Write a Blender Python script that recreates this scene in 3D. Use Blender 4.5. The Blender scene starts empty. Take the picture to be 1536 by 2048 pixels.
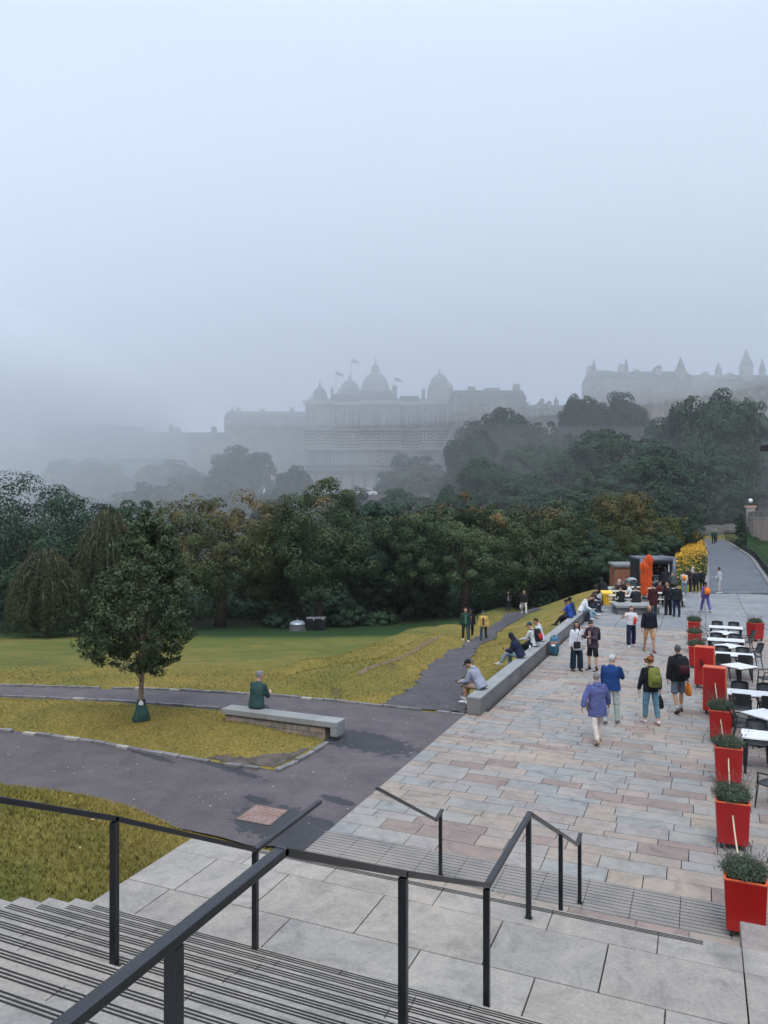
import bpy, bmesh, math, random
import numpy as np
from mathutils import Vector, Matrix
rnd = random.Random(7)
R = math.radians
sc = bpy.context.scene
COL = sc.collection
# ---------------- camera, sky, sun, exposure ----------------
F = 1490.0; HOR = 1030.0; H = 5.2; YAW = math.atan((1400-768)/F)   # focal length in px of a 2048 px tall frame
ca, sa = math.cos(YAW), math.sin(YAW)
cam = bpy.data.cameras.new('camera'); camo = bpy.data.objects.new('camera', cam); COL.objects.link(camo)
cam.sensor_fit = 'VERTICAL'; cam.sensor_height = 36; cam.lens = 36*F/2048
cam.clip_start = 0.05; cam.clip_end = 5000
camo.location = (0, 0, H); camo.rotation_euler = (R(90)+math.atan(6/F), 0, YAW)
sc.camera = camo
wd = bpy.data.worlds.new('World'); sc.world = wd; wd.use_nodes = True
nt = wd.node_tree; nt.nodes.clear()
wo = nt.nodes.new('ShaderNodeOutputWorld'); bg = nt.nodes.new('ShaderNodeBackground')
sky = nt.nodes.new('ShaderNodeTexSky'); sky.sky_type = 'NISHITA'; sky.sun_disc = False
sky.sun_elevation = R(52); sky.sun_rotation = R(200); sky.air_density = 1.0; sky.dust_density = 4.0
# overcast: a thick cloud deck (grey-blue, brighter overhead) over the clear sky
tc = nt.nodes.new('ShaderNodeTexCoord'); sx = nt.nodes.new('ShaderNodeSeparateXYZ')
cr = nt.nodes.new('ShaderNodeValToRGB'); mx = nt.nodes.new('ShaderNodeMix'); mx.data_type = 'RGBA'
e = cr.color_ramp.elements; e[0].position = 0.0; e[0].color = (7.0, 8.0, 9.9, 1); e[1].position = 1.0; e[1].color = (20.0, 22.5, 26.5, 1)
k = cr.color_ramp.elements.new(0.11); k.color = (5.9, 6.8, 8.6, 1)
k = cr.color_ramp.elements.new(0.24); k.color = (4.0, 4.8, 6.8, 1)
k = cr.color_ramp.elements.new(0.52); k.color = (3.6, 4.45, 6.0, 1)
k = cr.color_ramp.elements.new(0.68); k.color = (8.5, 9.8, 11.8, 1)
cn = nt.nodes.new('ShaderNodeTexNoise'); cn.inputs['Scale'].default_value = 1.3; cn.inputs['Detail'].default_value = 4
cadd = nt.nodes.new('ShaderNodeMath'); cadd.operation = 'MULTIPLY_ADD'; cadd.inputs[1].default_value = 0.09
nt.links.new(tc.outputs['Generated'], sx.inputs[0]); nt.links.new(tc.outputs['Generated'], cn.inputs['Vector'])
csub = nt.nodes.new('ShaderNodeMath'); csub.operation = 'SUBTRACT'; csub.inputs[1].default_value = 0.045
nt.links.new(cn.outputs[0], cadd.inputs[0]); nt.links.new(sx.outputs['Z'], csub.inputs[0]); nt.links.new(csub.outputs[0], cadd.inputs[2])
nt.links.new(cadd.outputs[0], cr.inputs[0])
nt.links.new(sky.outputs[0], mx.inputs['A']); nt.links.new(cr.outputs[0], mx.inputs['B']); mx.inputs['Factor'].default_value = 0.96
nt.links.new(mx.outputs['Result'], bg.inputs[0]); bg.inputs[1].default_value = 0.1
nt.links.new(bg.outputs[0], wo.inputs[0])
su = bpy.data.lights.new('sun', 'SUN'); su.energy = 1.5; su.angle = R(25); su.color = (1.0, 0.96, 0.9)
suo = bpy.data.objects.new('sun', su); COL.objects.link(suo); suo.location = (0, 0, 60)
suo.rotation_euler = (R(38), 0, R(20))
sc.view_settings.view_transform = 'Standard'; sc.view_settings.look = 'None'
sc.view_settings.exposure = 0.22; sc.view_settings.gamma = 1.0; sc.view_settings.use_curve_mapping = False
cy = sc.cycles
cy.use_denoising = True; cy.max_bounces = 10; cy.volume_bounces = 8; cy.diffuse_bounces = 3
cy.glossy_bounces = 2; cy.transparent_max_bounces = 6; cy.transmission_bounces = 2
cy.use_adaptive_sampling = True; cy.adaptive_threshold = 0.02
try: cy.denoiser = 'OPENIMAGEDENOISE'
except Exception: pass

# ---------------- helpers ----------------
def W(px, d, z):                       # pixel column + depth -> world point at height z
    xc = (px-768)/F*d
    return Vector((xc*ca - d*sa, xc*sa + d*ca, z))
def G(px, py, z=0.0):                  # pixel on the level z
    return W(px, (H-z)*F/(py-HOR), z)
def V3(px, py, d): return W(px, d, H-(py-HOR)/F*d)
def tag(o, label=None, cat=None, group=None, kind=None):
    if label: o['label'] = label
    if cat: o['category'] = cat
    if group: o['group'] = group
    if kind: o['kind'] = kind
    return o
def empty(name, loc=(0,0,0), rz=0.0, label=None, cat=None, group=None):
    o = bpy.data.objects.new(name, None); COL.objects.link(o); o.location = loc; o.rotation_euler = (0,0,rz); o.empty_display_size = .1
    return tag(o, label, cat, group)
def link_mesh(name, me, parent=None):
    o = bpy.data.objects.new(name, me); COL.objects.link(o)
    if parent is not None: o.parent = parent
    return o
def copy_tree(o, parent=None):
    c = o.copy(); COL.objects.link(c)
    if parent is not None: c.parent = parent
    for ch in list(o.children): copy_tree(ch, c)
    return c
class MB:
    def __init__(s): s.v = []; s.f = []; s.m = []
    def add(s, vs, fs, mi=0):
        n = len(s.v); s.v += [tuple(p) for p in vs]; s.f += [tuple(n+i for i in f) for f in fs]; s.m += [mi]*len(fs); return s
    def box(s, c, sz, rz=0.0, mi=0, taper=1.0, M=None):
        hx, hy, hz = sz[0]/2, sz[1]/2, sz[2]/2; vs = []
        for z in (-1, 1):
            t = 1.0 if z > 0 else taper
            for x, y in ((-1,-1),(1,-1),(1,1),(-1,1)): vs.append(Vector((x*hx*t, y*hy*t, z*hz)))
        if rz: rm = Matrix.Rotation(rz, 3, 'Z'); vs = [rm@v for v in vs]
        vs = [v+Vector(c) for v in vs]
        if M is not None: vs = [M@v for v in vs]
        return s.add(vs, [(0,3,2,1),(4,5,6,7),(0,1,5,4),(1,2,6,5),(2,3,7,6),(3,0,4,7)], mi)
    def bar(s, p0, p1, w, h, mi=0, up=Vector((0,0,1))):      # rectangular bar between two points
        p0, p1 = Vector(p0), Vector(p1); d = (p1-p0).normalized(); sd = d.cross(up)
        if sd.length < 1e-4: sd = Vector((1,0,0))
        sd.normalize(); u = sd.cross(d).normalized(); vs = []
        for p in (p0, p1):
            for a, b in ((-1,-1),(1,-1),(1,1),(-1,1)): vs.append(p+sd*(a*w/2)+u*(b*h/2))
        return s.add(vs, [(0,3,2,1),(4,5,6,7),(0,1,5,4),(1,2,6,5),(2,3,7,6),(3,0,4,7)], mi)
    def tube(s, pts, rad, n=8, mi=0, caps=True):
        pts = [Vector(p) for p in pts]; m = len(pts)
        if not hasattr(rad, '__len__'): rad = [rad]*m
        vs = []; fs = []; ref = None
        for i, p in enumerate(pts):
            t = (pts[min(i+1, m-1)]-pts[max(i-1, 0)]); t = t.normalized() if t.length > 1e-9 else Vector((0,0,1))
            if ref is None: ref = Vector((1,0,0)) if abs(t.x) < .9 else Vector((0,1,0))
            a = (ref-t*ref.dot(t)).normalized(); b = t.cross(a); ref = a
            for k in range(n):
                th = 2*math.pi*k/n; vs.append(p+(a*math.cos(th)+b*math.sin(th))*rad[i])
        for i in range(m-1):
            for k in range(n): fs.append((i*n+k, i*n+(k+1)%n, (i+1)*n+(k+1)%n, (i+1)*n+k))
        if caps: fs.append(tuple(range(n-1, -1, -1))); fs.append(tuple(range((m-1)*n, m*n)))
        return s.add(vs, fs, mi)
    def loft(s, rings, n=16, mi=0, power=2.0):               # rings: (center, rx, ry) horizontal super-ellipses, or (center, rx, ry, ax, ay)
        vs = []; fs = []
        for rg in rings:
            c = Vector(rg[0]); ax = Vector(rg[3]) if len(rg) > 3 else Vector((1,0,0)); ay = Vector(rg[4]) if len(rg) > 3 else Vector((0,1,0))
            for k in range(n):
                th = 2*math.pi*k/n; x = math.cos(th); y = math.sin(th)
                x = math.copysign(abs(x)**(2/power), x); y = math.copysign(abs(y)**(2/power), y)
                vs.append(c+ax*(x*rg[1])+ay*(y*rg[2]))
        m = len(rings)
        for i in range(m-1):
            for k in range(n): fs.append((i*n+k, i*n+(k+1)%n, (i+1)*n+(k+1)%n, (i+1)*n+k))
        fs.append(tuple(range(n-1, -1, -1))); fs.append(tuple(range((m-1)*n, m*n)))
        return s.add(vs, fs, mi)
    def ball(s, c, r, n=10, m=7, mi=0, M3=None):
        c = Vector(c); r = r if hasattr(r, '__len__') else (r, r, r); vs = [Vector((0,0,-1))]
        for i in range(1, m):
            ph = -math.pi/2+math.pi*i/m
            for k in range(n):
                th = 2*math.pi*k/n; vs.append(Vector((math.cos(ph)*math.cos(th), math.cos(ph)*math.sin(th), math.sin(ph))))
        vs.append(Vector((0,0,1))); fs = [(0, 1+(k+1)%n, 1+k) for k in range(n)]
        for i in range(m-2):
            for k in range(n): fs.append((1+i*n+k, 1+i*n+(k+1)%n, 1+(i+1)*n+(k+1)%n, 1+(i+1)*n+k))
        l = 1+(m-1)*n; fs += [(l, l-n+k, l-n+(k+1)%n) for k in range(n)]
        vs = [Vector((v.x*r[0], v.y*r[1], v.z*r[2])) for v in vs]
        if M3 is not None: vs = [M3@v for v in vs]
        return s.add([v+c for v in vs], fs, mi)
    def prism(s, poly, z0, z1, mi=0):
        n = len(poly); vs = [(p[0], p[1], z0) for p in poly]+[(p[0], p[1], z1) for p in poly]
        fs = [tuple(range(n-1,-1,-1)), tuple(range(n, 2*n))]+[(i, (i+1)%n, n+(i+1)%n, n+i) for i in range(n)]
        return s.add(vs, fs, mi)
    def build(s, name, mats, parent=None, smooth=False, bevel=0):
        me = bpy.data.meshes.new(name); me.from_pydata(s.v, [], s.f)
        for m in (mats if isinstance(mats, (list, tuple)) else [mats]): me.materials.append(m)
        me.polygons.foreach_set('material_index', s.m)
        if smooth: me.polygons.foreach_set('use_smooth', [True]*len(s.f))
        me.update(); o = link_mesh(name, me, parent)
        if bevel:
            b = o.modifiers.new('bevel', 'BEVEL'); b.width = bevel; b.segments = 2; b.limit_method = 'ANGLE'
        return o
def np_mesh(name, V, Fq, mats, parent=None, smooth=False, midx=None):   # V (n,3), Fq (m,4) quads
    me = bpy.data.meshes.new(name); k = Fq.shape[1]
    me.vertices.add(len(V)); me.vertices.foreach_set('co', np.asarray(V, dtype=np.float32).ravel())
    me.loops.add(Fq.size); me.loops.foreach_set('vertex_index', Fq.astype(np.int32).ravel())
    me.polygons.add(len(Fq)); me.polygons.foreach_set('loop_start', np.arange(0, Fq.size, k, dtype=np.int32))
    try: me.polygons.foreach_set('loop_total', np.full(len(Fq), k, dtype=np.int32))
    except Exception: pass
    for m in (mats if isinstance(mats, (list, tuple)) else [mats]): me.materials.append(m)
    if midx is not None: me.polygons.foreach_set('material_index', midx.astype(np.int32))
    if smooth: me.polygons.foreach_set('use_smooth', np.ones(len(Fq), dtype=bool))
    me.update(calc_edges=True); me.validate()
    return link_mesh(name, me, parent)

# ---------------- materials ----------------
def lin(c): return tuple(((x/255)/12.92 if x/255 <= .04045 else ((x/255+.055)/1.055)**2.4) for x in c)
class NG:
    def __init__(s, name):
        s.m = bpy.data.materials.new(name); s.m.use_nodes = True; s.t = s.m.node_tree; s.p = s.t.nodes['Principled BSDF']
        s.geo = None
    def n(s, ty, **kw):
        x = s.t.nodes.new(ty)
        for k_, v in kw.items():
            if k_ in x.inputs.keys(): x.inputs[k_].default_value = v
            else: setattr(x, k_, v)
        return x
    def l(s, a, b): s.t.links.new(a, b)
    def pos(s):
        if s.geo is None: s.geo = s.n('ShaderNodeNewGeometry')
        return s.geo.outputs['Position']
    def obj(s):
        return s.n('ShaderNodeTexCoord').outputs['Object']
    def noise(s, scale, vec=None, detail=4, rough=.55, dist=0):
        x = s.n('ShaderNodeTexNoise'); x.inputs['Scale'].default_value = scale; x.inputs['Detail'].default_value = detail
        x.inputs['Roughness'].default_value = rough; x.inputs['Distortion'].default_value = dist
        s.l(vec if vec is not None else s.pos(), x.inputs['Vector']); return x.outputs[0]
    def ramp(s, fac, stops):
        x = s.n('ShaderNodeValToRGB'); el = x.color_ramp.elements
        el[0].position, el[0].color = stops[0][0], (*stops[0][1], 1); el[1].position, el[1].color = stops[-1][0], (*stops[-1][1], 1)
        for p, c in stops[1:-1]: q = el.new(p); q.color = (*c, 1)
        s.l(fac, x.inputs[0]); return x.outputs[0]
    def mix(s, a, b, fac, mode='MIX'):
        x = s.n('ShaderNodeMix'); x.data_type = 'RGBA'; x.blend_type = mode
        for v, i in ((a, 'A'), (b, 'B')):
            if isinstance(v, tuple): x.inputs[i].default_value = (*v, 1) if len(v) == 3 else v
            else: s.l(v, x.inputs[i])
        if isinstance(fac, (int, float)): x.inputs['Factor'].default_value = fac
        else: s.l(fac, x.inputs['Factor'])
        return x.outputs['Result']
    def math(s, op, a, b=None, c=None, clamp=False):
        x = s.n('ShaderNodeMath'); x.operation = op; x.use_clamp = clamp
        for i, v in enumerate((a, b, c)):
            if v is None: continue
            if isinstance(v, (int, float)): x.inputs[i].default_value = v
            else: s.l(v, x.inputs[i])
        return x.outputs[0]
    def bump(s, h, strength=.3, dist=.02):
        x = s.n('ShaderNodeBump'); x.inputs['Strength'].default_value = strength; x.inputs['Distance'].default_value = dist
        s.l(h, x.inputs['Height']); s.l(x.outputs[0], s.p.inputs['Normal'])
    def out(s, col, rough=.7, spec=.5, metal=0):
        if isinstance(col, tuple): s.p.inputs['Base Color'].default_value = (*col, 1)
        else: s.l(col, s.p.inputs['Base Color'])
        if isinstance(rough, (int, float)): s.p.inputs['Roughness'].default_value = rough
        else: s.l(rough, s.p.inputs['Roughness'])
        s.p.inputs['Specular IOR Level'].default_value = spec; s.p.inputs['Metallic'].default_value = metal
        return s.m
_mc = {}
def simple(name, col, rough=.7, var=.15, scale=6, bump=.15, spec=.4, metal=0, dist=.01):
    key = (name, col)
    if key in _mc: return _mc[key]
    g = NG(name); n = g.noise(scale, g.obj(), 5)
    c = g.ramp(n, [(0.3, tuple(x*(1-var) for x in col)), (0.7, tuple(min(1, x*(1+var)) for x in col))])
    if bump: g.bump(g.noise(scale*4, g.obj(), 4), bump, dist)
    _mc[key] = g.out(c, rough, spec, metal); return _mc[key]
# ---------------- terrain ----------------
EDGE_X = -5.65                                       # left edge of the paved terrace
ctrl = []
def cp(px, py, z): p = G(px, py, z); ctrl.append((p.x, p.y, p.z))
def cd(px, d, z): p = W(px, d, z); ctrl.append((p.x, p.y, p.z))
for px in (-500, -200, 0, 200, 400, 600):
    for py, z in ((1372, 0), (1340, -.45), (1300, -1.6), (1275, -2.9), (1255, -4.0)):
        cp(px, py+(8 if px >= 400 and z == 0 else 0), z)
    for d, z in ((80, -4.6), (110, -2.5), (150, 3), (230, 10)): cd(px, d, z)
for px, py, z in ((750,1385,0),(780,1340,-.4),(850,1300,-1.0),(900,1262,-1.5),(700,1312,-1.4),(640,1340,-.6),(800,1275,-2.6),(860,1256,-3.3),
                  (845,1400,0),(895,1340,-.4),(925,1300,-1.1),(935,1283,-1.6),(965,1268,-1.9),(1000,1245,-2.3),(1040,1228,-2.6),(1080,1216,-2.9),(980,1232,-2.5),(1000,1225,-2.8),
                  (960,1330,-.15),(1000,1290,-.6),(1050,1265,-1.0),(1100,1235,-1.2),(1120,1210,-1.0),(1150,1190,-.6),(1190,1178,-.1),(1210,1174,0),
                  (740,1412,0),(930,1424,0),(640,1402,0),(820,1335,-.55),(870,1290,-1.15)): cp(px, py, z)
for px, d, z in ((940,75,-5),(1040,80,-5.5),(1120,75,-4),(1150,68,-2.5),(1220,72,-1.5),(1300,78,-1.0),(760,80,-4.6),(760,110,-3),(900,110,-2),
                 (1000,110,0),(1100,110,2),(1200,100,2.5),(1300,100,3),(1300,130,9),(1100,150,9),(900,150,5),(1450,135,6),(1450,160,12),(1400,122,3.2),(1150,230,16),(900,230,11),(1450,230,20),(1600,130,14),(1700,230,22),
                 (1340,67,-.3),(1365,75,.3),(1385,85,1.0),(1380,56,-.1),(1300,62,-.8)): cd(px, d, z)
RAMP_L = [(1418,1187.5,0),(1419,1165,.28),(1419,1142,.6),(1417,1118,.95),(1411,1100,1.3),(1404,1088,1.6),(1397,1078,1.95)]
RAMP_R = [(1545,1187.5,0),(1532,1165,.28),(1517,1142,.6),(1499,1116,.95),(1477,1100,1.3),(1460,1089,1.6),(1443,1080,1.95)]
for l_, r_ in zip(RAMP_L, RAMP_R): cp(l_[0]-4, l_[1], l_[2]-.03); cp(r_[0]+6, r_[1], r_[2]-.03); cp((l_[0]+r_[0])/2, (l_[1]+r_[1])/2, l_[2]-.06)
for px, d, z in ((1420,112,2.5),(1450,112,2.7),(1480,106,2.6),(1530,63,1.15),(1520,76,1.75),(1500,94,2.35),(1508,100,2.5),(1520,92,2.45),(1545,83,2.4),(1590,73,2.2),(1700,60,3.0),(1650,45,1.0)): cd(px, d, z)
for y in (0, 8, 16, 24, 32, 40, 48, 53):
    for x in (-5.9, 0, 5, 12, 22): ctrl.append((x, y, -.12 if x > -5.8 else 0.0))
for x in (-7, -12, -20, -32, -50):                  # bank beside the stairs
    for y, z in ((11.2, 0), (7.3, 1.15), (5.3, 1.5), (2.6, 2.75), (-1, 2.9), (-8, 2.9)): ctrl.append((x, y, z))
for x in (-8, -14, -22, -34, -50):
    for y in (13, 15.5): ctrl.append((x, y, 0))
CT = np.array(ctrl)
def _phi(A, B): return np.sqrt(((A[:, None, :]-B[None, :, :])**2).sum(-1)+.6)
_n = len(CT); _K = np.zeros((_n+3, _n+3)); _K[:_n, :_n] = -_phi(CT[:, :2], CT[:, :2])+np.eye(_n)*.02
_K[:_n, _n] = 1; _K[:_n, _n+1:] = CT[:, :2]; _K[_n:, :_n] = _K[:_n, _n:].T
_w = np.linalg.lstsq(_K, np.concatenate([CT[:, 2], np.zeros(3)]), rcond=None)[0]
# outline of the asphalt, all at z = 0 (world XY)
ASPH = [G(*p) for p in ((-700,1362),(-300,1367),(0,1372),(340,1381),(560,1393),(740,1411),(930,1431))] + \
       [Vector((EDGE_X, 18.6, 0)), Vector((EDGE_X, 9.95, 0)), Vector((-6.1, 10.15, 0))] + [G(*p) for p in ((500,1690),(440,1672),(200,1622),(0,1592),(-400,1560),(-900,1520))]
ASPH2 = np.array([(p.x, p.y) for p in ASPH])
def poly_sd(P, poly):                                # signed distance, negative inside
    d = np.full(len(P), 1e9); ins = np.zeros(len(P), bool); n = len(poly)
    for i in range(n):
        a, b = poly[i], poly[(i+1) % n]; e_ = b-a; w_ = P-a
        t = np.clip((w_@e_)/(e_@e_), 0, 1); d = np.minimum(d, np.linalg.norm(w_-t[:, None]*e_, axis=1))
        c1 = (a[1] > P[:, 1]) != (b[1] > P[:, 1])
        with np.errstate(divide='ignore', invalid='ignore'): xi = (b[0]-a[0])*(P[:, 1]-a[1])/(b[1]-a[1])+a[0]
        ins ^= c1 & (P[:, 0] < xi)
    return np.where(ins, -d, d)
def sst(x): x = np.clip(x, 0, 1); return x*x*(3-2*x)
_rl = [G(*p) for p in RAMP_L]; _rr = [G(*p) for p in RAMP_R]
RPOLY = np.array([(p.x, p.y) for p in _rl+_rr[::-1]]); RD_ = [-p.x*sa+p.y*ca for p in _rl]; RZ_ = [p.z for p in _rl]
def _xy(px, d): q = W(px, d, 0); return np.array([q.x, q.y])
_r1 = [_xy(*q) for q in ((640,22.9),(720,24.5),(790,28),(850,34),(900,43),(965,54),(1010,64))]; _r2 = [_xy(*q) for q in ((640,27),(720,31),(800,38),(850,45),(900,53))]
RIDGE = [(a, b) for r in (_r1, _r2) for a, b in zip(r[:-1], r[1:])]
def hN(P):
    P = np.atleast_2d(np.asarray(P, float)); o = np.zeros(len(P))
    for i in range(0, len(P), 20000):
        q = P[i:i+20000]; o[i:i+20000] = -_phi(q, CT[:, :2])@_w[:_n]+_w[_n]+q@_w[_n+1:]
    o += .035*np.sin(P[:, 0]*.9+1.3*np.sin(P[:, 1]*.5))*np.sin(P[:, 1]*.8+P[:, 0]*.3)
    for (a_, b_) in RIDGE:
        e_ = b_-a_; w_ = P-a_; t = np.clip((w_@e_)/(e_@e_), 0, 1); dd = np.linalg.norm(w_-t[:, None]*e_, axis=1); rb_ = .42*np.exp(-(dd/1.15)**4); racc = rb_ if a_ is RIDGE[0][0] else np.maximum(racc, rb_)
    o = o+racc
    sd = poly_sd(P, ASPH2); o = np.where(sd < .9, -.05*(1-sst(sd/.9))+o*sst(sd/.9), o)
    rd = poly_sd(P, RPOLY); dd = -P[:, 0]*sa+P[:, 1]*ca; rz_ = np.interp(dd, RD_, RZ_)-.10
    t = 1-sst((rd-.25)/.9); o = o*(1-t)+rz_*t
    x, y = P[:, 0], P[:, 1]                          # under the terrace and the stairs
    t = sst((x+5.95)/.4)*sst((54.2-y)/.6)*sst((30-x)/2); o = o*(1-t)-.15*t
    t2 = sst((x+5.75)/.15)*sst((10.2-y)/.2); o = o*(1-t2)-.6*t2
    return o
def hz(x, y): return float(hN([(x, y)])[0])
def hit(px, py, d0=8., d1=260.):                      # where the view ray through a pixel meets the ground
    ds = np.arange(d0, d1, .1); xc = (px-768)/F*ds; P = np.stack([xc*ca-ds*sa, xc*sa+ds*ca], 1); z = H-(py-HOR)/F*ds
    b = np.nonzero(hN(P) >= z)[0]
    i = b[0] if len(b) else len(ds)-1
    return Vector((P[i, 0], P[i, 1], hz(*P[i])))
xs = np.concatenate([np.arange(-420, -60, 8), np.arange(-60, -34, .9), np.arange(-34, 8, .32), np.arange(8, 40, 1.2), np.arange(40, 400, 10)])
ys = np.concatenate([np.arange(-60, 0, 5), np.arange(0, 62, .32), np.arange(62, 120, .9), np.arange(120, 420, 6)])
XX, YY = np.meshgrid(xs, ys); PP = np.stack([XX.ravel(), YY.ravel()], 1); ZZ = hN(PP)
far = np.maximum(0, np.hypot(PP[:, 0], PP[:, 1])-240); ZZ = np.where(far > 0, ZZ*np.exp(-far/150)+12*(1-np.exp(-far/150)), ZZ)
nx = len(xs); ii = np.arange(len(ys)-1)[:, None]*nx+np.arange(nx-1)[None, :]; ii = ii.ravel()
Q = np.stack([ii, ii+1, ii+nx+1, ii+nx], 1)
def grass_mat(name, blades=False):
    g = NG(name); p = g.pos(); sep = g.n('ShaderNodeSeparateXYZ'); g.l(p, sep.inputs[0])
    big = g.noise(.16, None, 4, .6, .6); mid = g.noise(.9, None, 5, .65); fine = g.noise(14, None, 4, .7)
    gold = g.ramp(fine, [(.3, (.15,.108,.026)), (.5, (.235,.178,.045)), (.72, (.33,.26,.08))])
    green = g.ramp(fine, [(.3, (.052,.068,.017)), (.5, (.092,.108,.025)), (.72, (.15,.16,.042))])
    # far lawn near the trees grows greener; the trodden bank by the paths is straw-coloured
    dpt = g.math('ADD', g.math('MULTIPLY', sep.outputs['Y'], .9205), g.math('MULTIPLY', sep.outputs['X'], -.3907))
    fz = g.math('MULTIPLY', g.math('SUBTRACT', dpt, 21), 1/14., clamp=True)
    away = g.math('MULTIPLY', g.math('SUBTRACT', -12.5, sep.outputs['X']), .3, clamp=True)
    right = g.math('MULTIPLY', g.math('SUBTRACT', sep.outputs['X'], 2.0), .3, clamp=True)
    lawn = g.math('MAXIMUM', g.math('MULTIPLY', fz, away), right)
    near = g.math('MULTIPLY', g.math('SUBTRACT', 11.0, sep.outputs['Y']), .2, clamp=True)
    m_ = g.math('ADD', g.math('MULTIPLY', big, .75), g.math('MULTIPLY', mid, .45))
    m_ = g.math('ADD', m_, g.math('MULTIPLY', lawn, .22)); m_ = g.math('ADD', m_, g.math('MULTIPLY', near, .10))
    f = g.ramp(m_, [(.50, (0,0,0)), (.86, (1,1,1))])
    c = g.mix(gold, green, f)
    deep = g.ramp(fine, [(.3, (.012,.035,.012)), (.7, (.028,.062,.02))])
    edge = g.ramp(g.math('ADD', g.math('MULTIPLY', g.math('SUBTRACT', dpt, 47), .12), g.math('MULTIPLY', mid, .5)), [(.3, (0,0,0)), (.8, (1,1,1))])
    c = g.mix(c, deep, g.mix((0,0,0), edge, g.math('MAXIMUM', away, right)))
    if blades:
        ri = g.geo.outputs['Random Per Island']; c = g.mix(c, g.ramp(ri, [(0, (.72,.72,.7)), (1, (1.5,1.47,1.4))]), .8, 'MULTIPLY')
        g.p.inputs['Subsurface Weight'].default_value = 0
    else:
        bare = g.ramp(g.math('ADD', mid, g.math('MULTIPLY', fine, .3)), [(.78, (0,0,0)), (.86, (1,1,1))])
        c = g.mix(c, (.10,.075,.05), bare)
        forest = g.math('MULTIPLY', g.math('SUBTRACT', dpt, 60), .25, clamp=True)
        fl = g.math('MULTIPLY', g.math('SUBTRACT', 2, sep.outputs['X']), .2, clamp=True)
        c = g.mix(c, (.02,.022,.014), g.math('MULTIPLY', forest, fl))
        g.bump(g.math('ADD', g.noise(22, None, 5, .75), g.math('MULTIPLY', g.noise(5, None, 3, .6), .6)), .8, .06)
    return g.out(c, .95, .15)
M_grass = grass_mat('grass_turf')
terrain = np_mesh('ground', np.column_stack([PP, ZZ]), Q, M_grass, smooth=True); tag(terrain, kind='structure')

# ---------------- asphalt, kerbs, gravel path, ramp ----------------
def asphalt_mat(name, base, light, spots=(), sc_=60):
    g = NG(name); fine = g.noise(sc_*.45, None, 8, .9); mid = g.noise(1.3, None, 7, .72, .4); big = g.noise(.25, None, 3)
    c = g.ramp(fine, [(.32, tuple(x*.55 for x in base)), (.5, base), (.68, light)])
    c = g.mix(c, g.ramp(mid, [(.3, (.72,.72,.74)), (.7, (1.25,1.2,1.17))]), 1, 'MULTIPLY')
    c = g.mix(c, g.ramp(big, [(.35, (.88,.88,.9)), (.65, (1.1,1.06,1.06))]), 1, 'MULTIPLY')
    v = g.n('ShaderNodeTexVoronoi'); v.inputs['Scale'].default_value = 2.6; g.l(g.pos(), v.inputs['Vector'])
    sp = g.ramp(v.outputs['Distance'], [(.0, (1,1,1)), (.05, (1,1,1)), (.065, (0,0,0))])
    c = g.mix(c, tuple(min(1, x*2.6) for x in light), g.mix((0,0,0), sp, .55))
    if spots:                                        # damp patches soaked into the tarmac, each where it lies
        nz = g.noise(4.5, None, 8, .8, .6); acc = None
        for x_, y_, rx, ry in spots:
            mp = g.n('ShaderNodeMapping'); mp.vector_type = 'TEXTURE'; g.l(g.pos(), mp.inputs[0])
            mp.inputs['Location'].default_value = (x_, y_, 0); mp.inputs['Rotation'].default_value = (0, 0, -.25); mp.inputs['Scale'].default_value = (rx, ry, 50)
            ln = g.n('ShaderNodeVectorMath'); ln.operation = 'LENGTH'; g.l(mp.outputs[0], ln.inputs[0])
            v_ = g.math('MULTIPLY', g.math('SUBTRACT', 1.36, g.math('ADD', g.math('MULTIPLY', ln.outputs['Value'], .55), g.math('MULTIPLY', nz, 1.5))), 45, clamp=True)
            acc = v_ if acc is None else g.math('MAXIMUM', acc, v_)
        c = g.mix(c, g.mix(c, (.36,.45,.5), 1, 'MULTIPLY'), g.math('MULTIPLY', acc, .9))
    g.bump(fine, .55, .008)
    return g.out(c, .85, .3)
_sp = []
for px, py, rx, ry in ((725,1482,1.3,.6),(655,1478,.5,.4),(548,1640,.75,.55),(590,1665,.5,.4),(520,1600,.35,.12),(640,1645,.35,.16),(668,1655,.3,.14),(590,1692,.6,.3),(675,1600,.4,.12),(450,1534,1.1,.12),(300,1510,.8,.1)):
    _p = G(px, py, 0); _sp.append((_p.x, _p.y, rx, ry))
M_asph = asphalt_mat('asphalt', (.088,.080,.084), (.175,.16,.165), _sp)
M_gravel = asphalt_mat('dark_gravel', (.065,.063,.07), (.15,.145,.155), sc_=38)
M_ramp = asphalt_mat('ramp_asphalt', (.10,.115,.135), (.15,.168,.19))
a = MB(); a.add([(p.x, p.y, 0.0) for p in ASPH], [tuple(range(len(ASPH)-1, -1, -1))]); tag(a.build('asphalt_path', M_asph), kind='structure')
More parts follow.
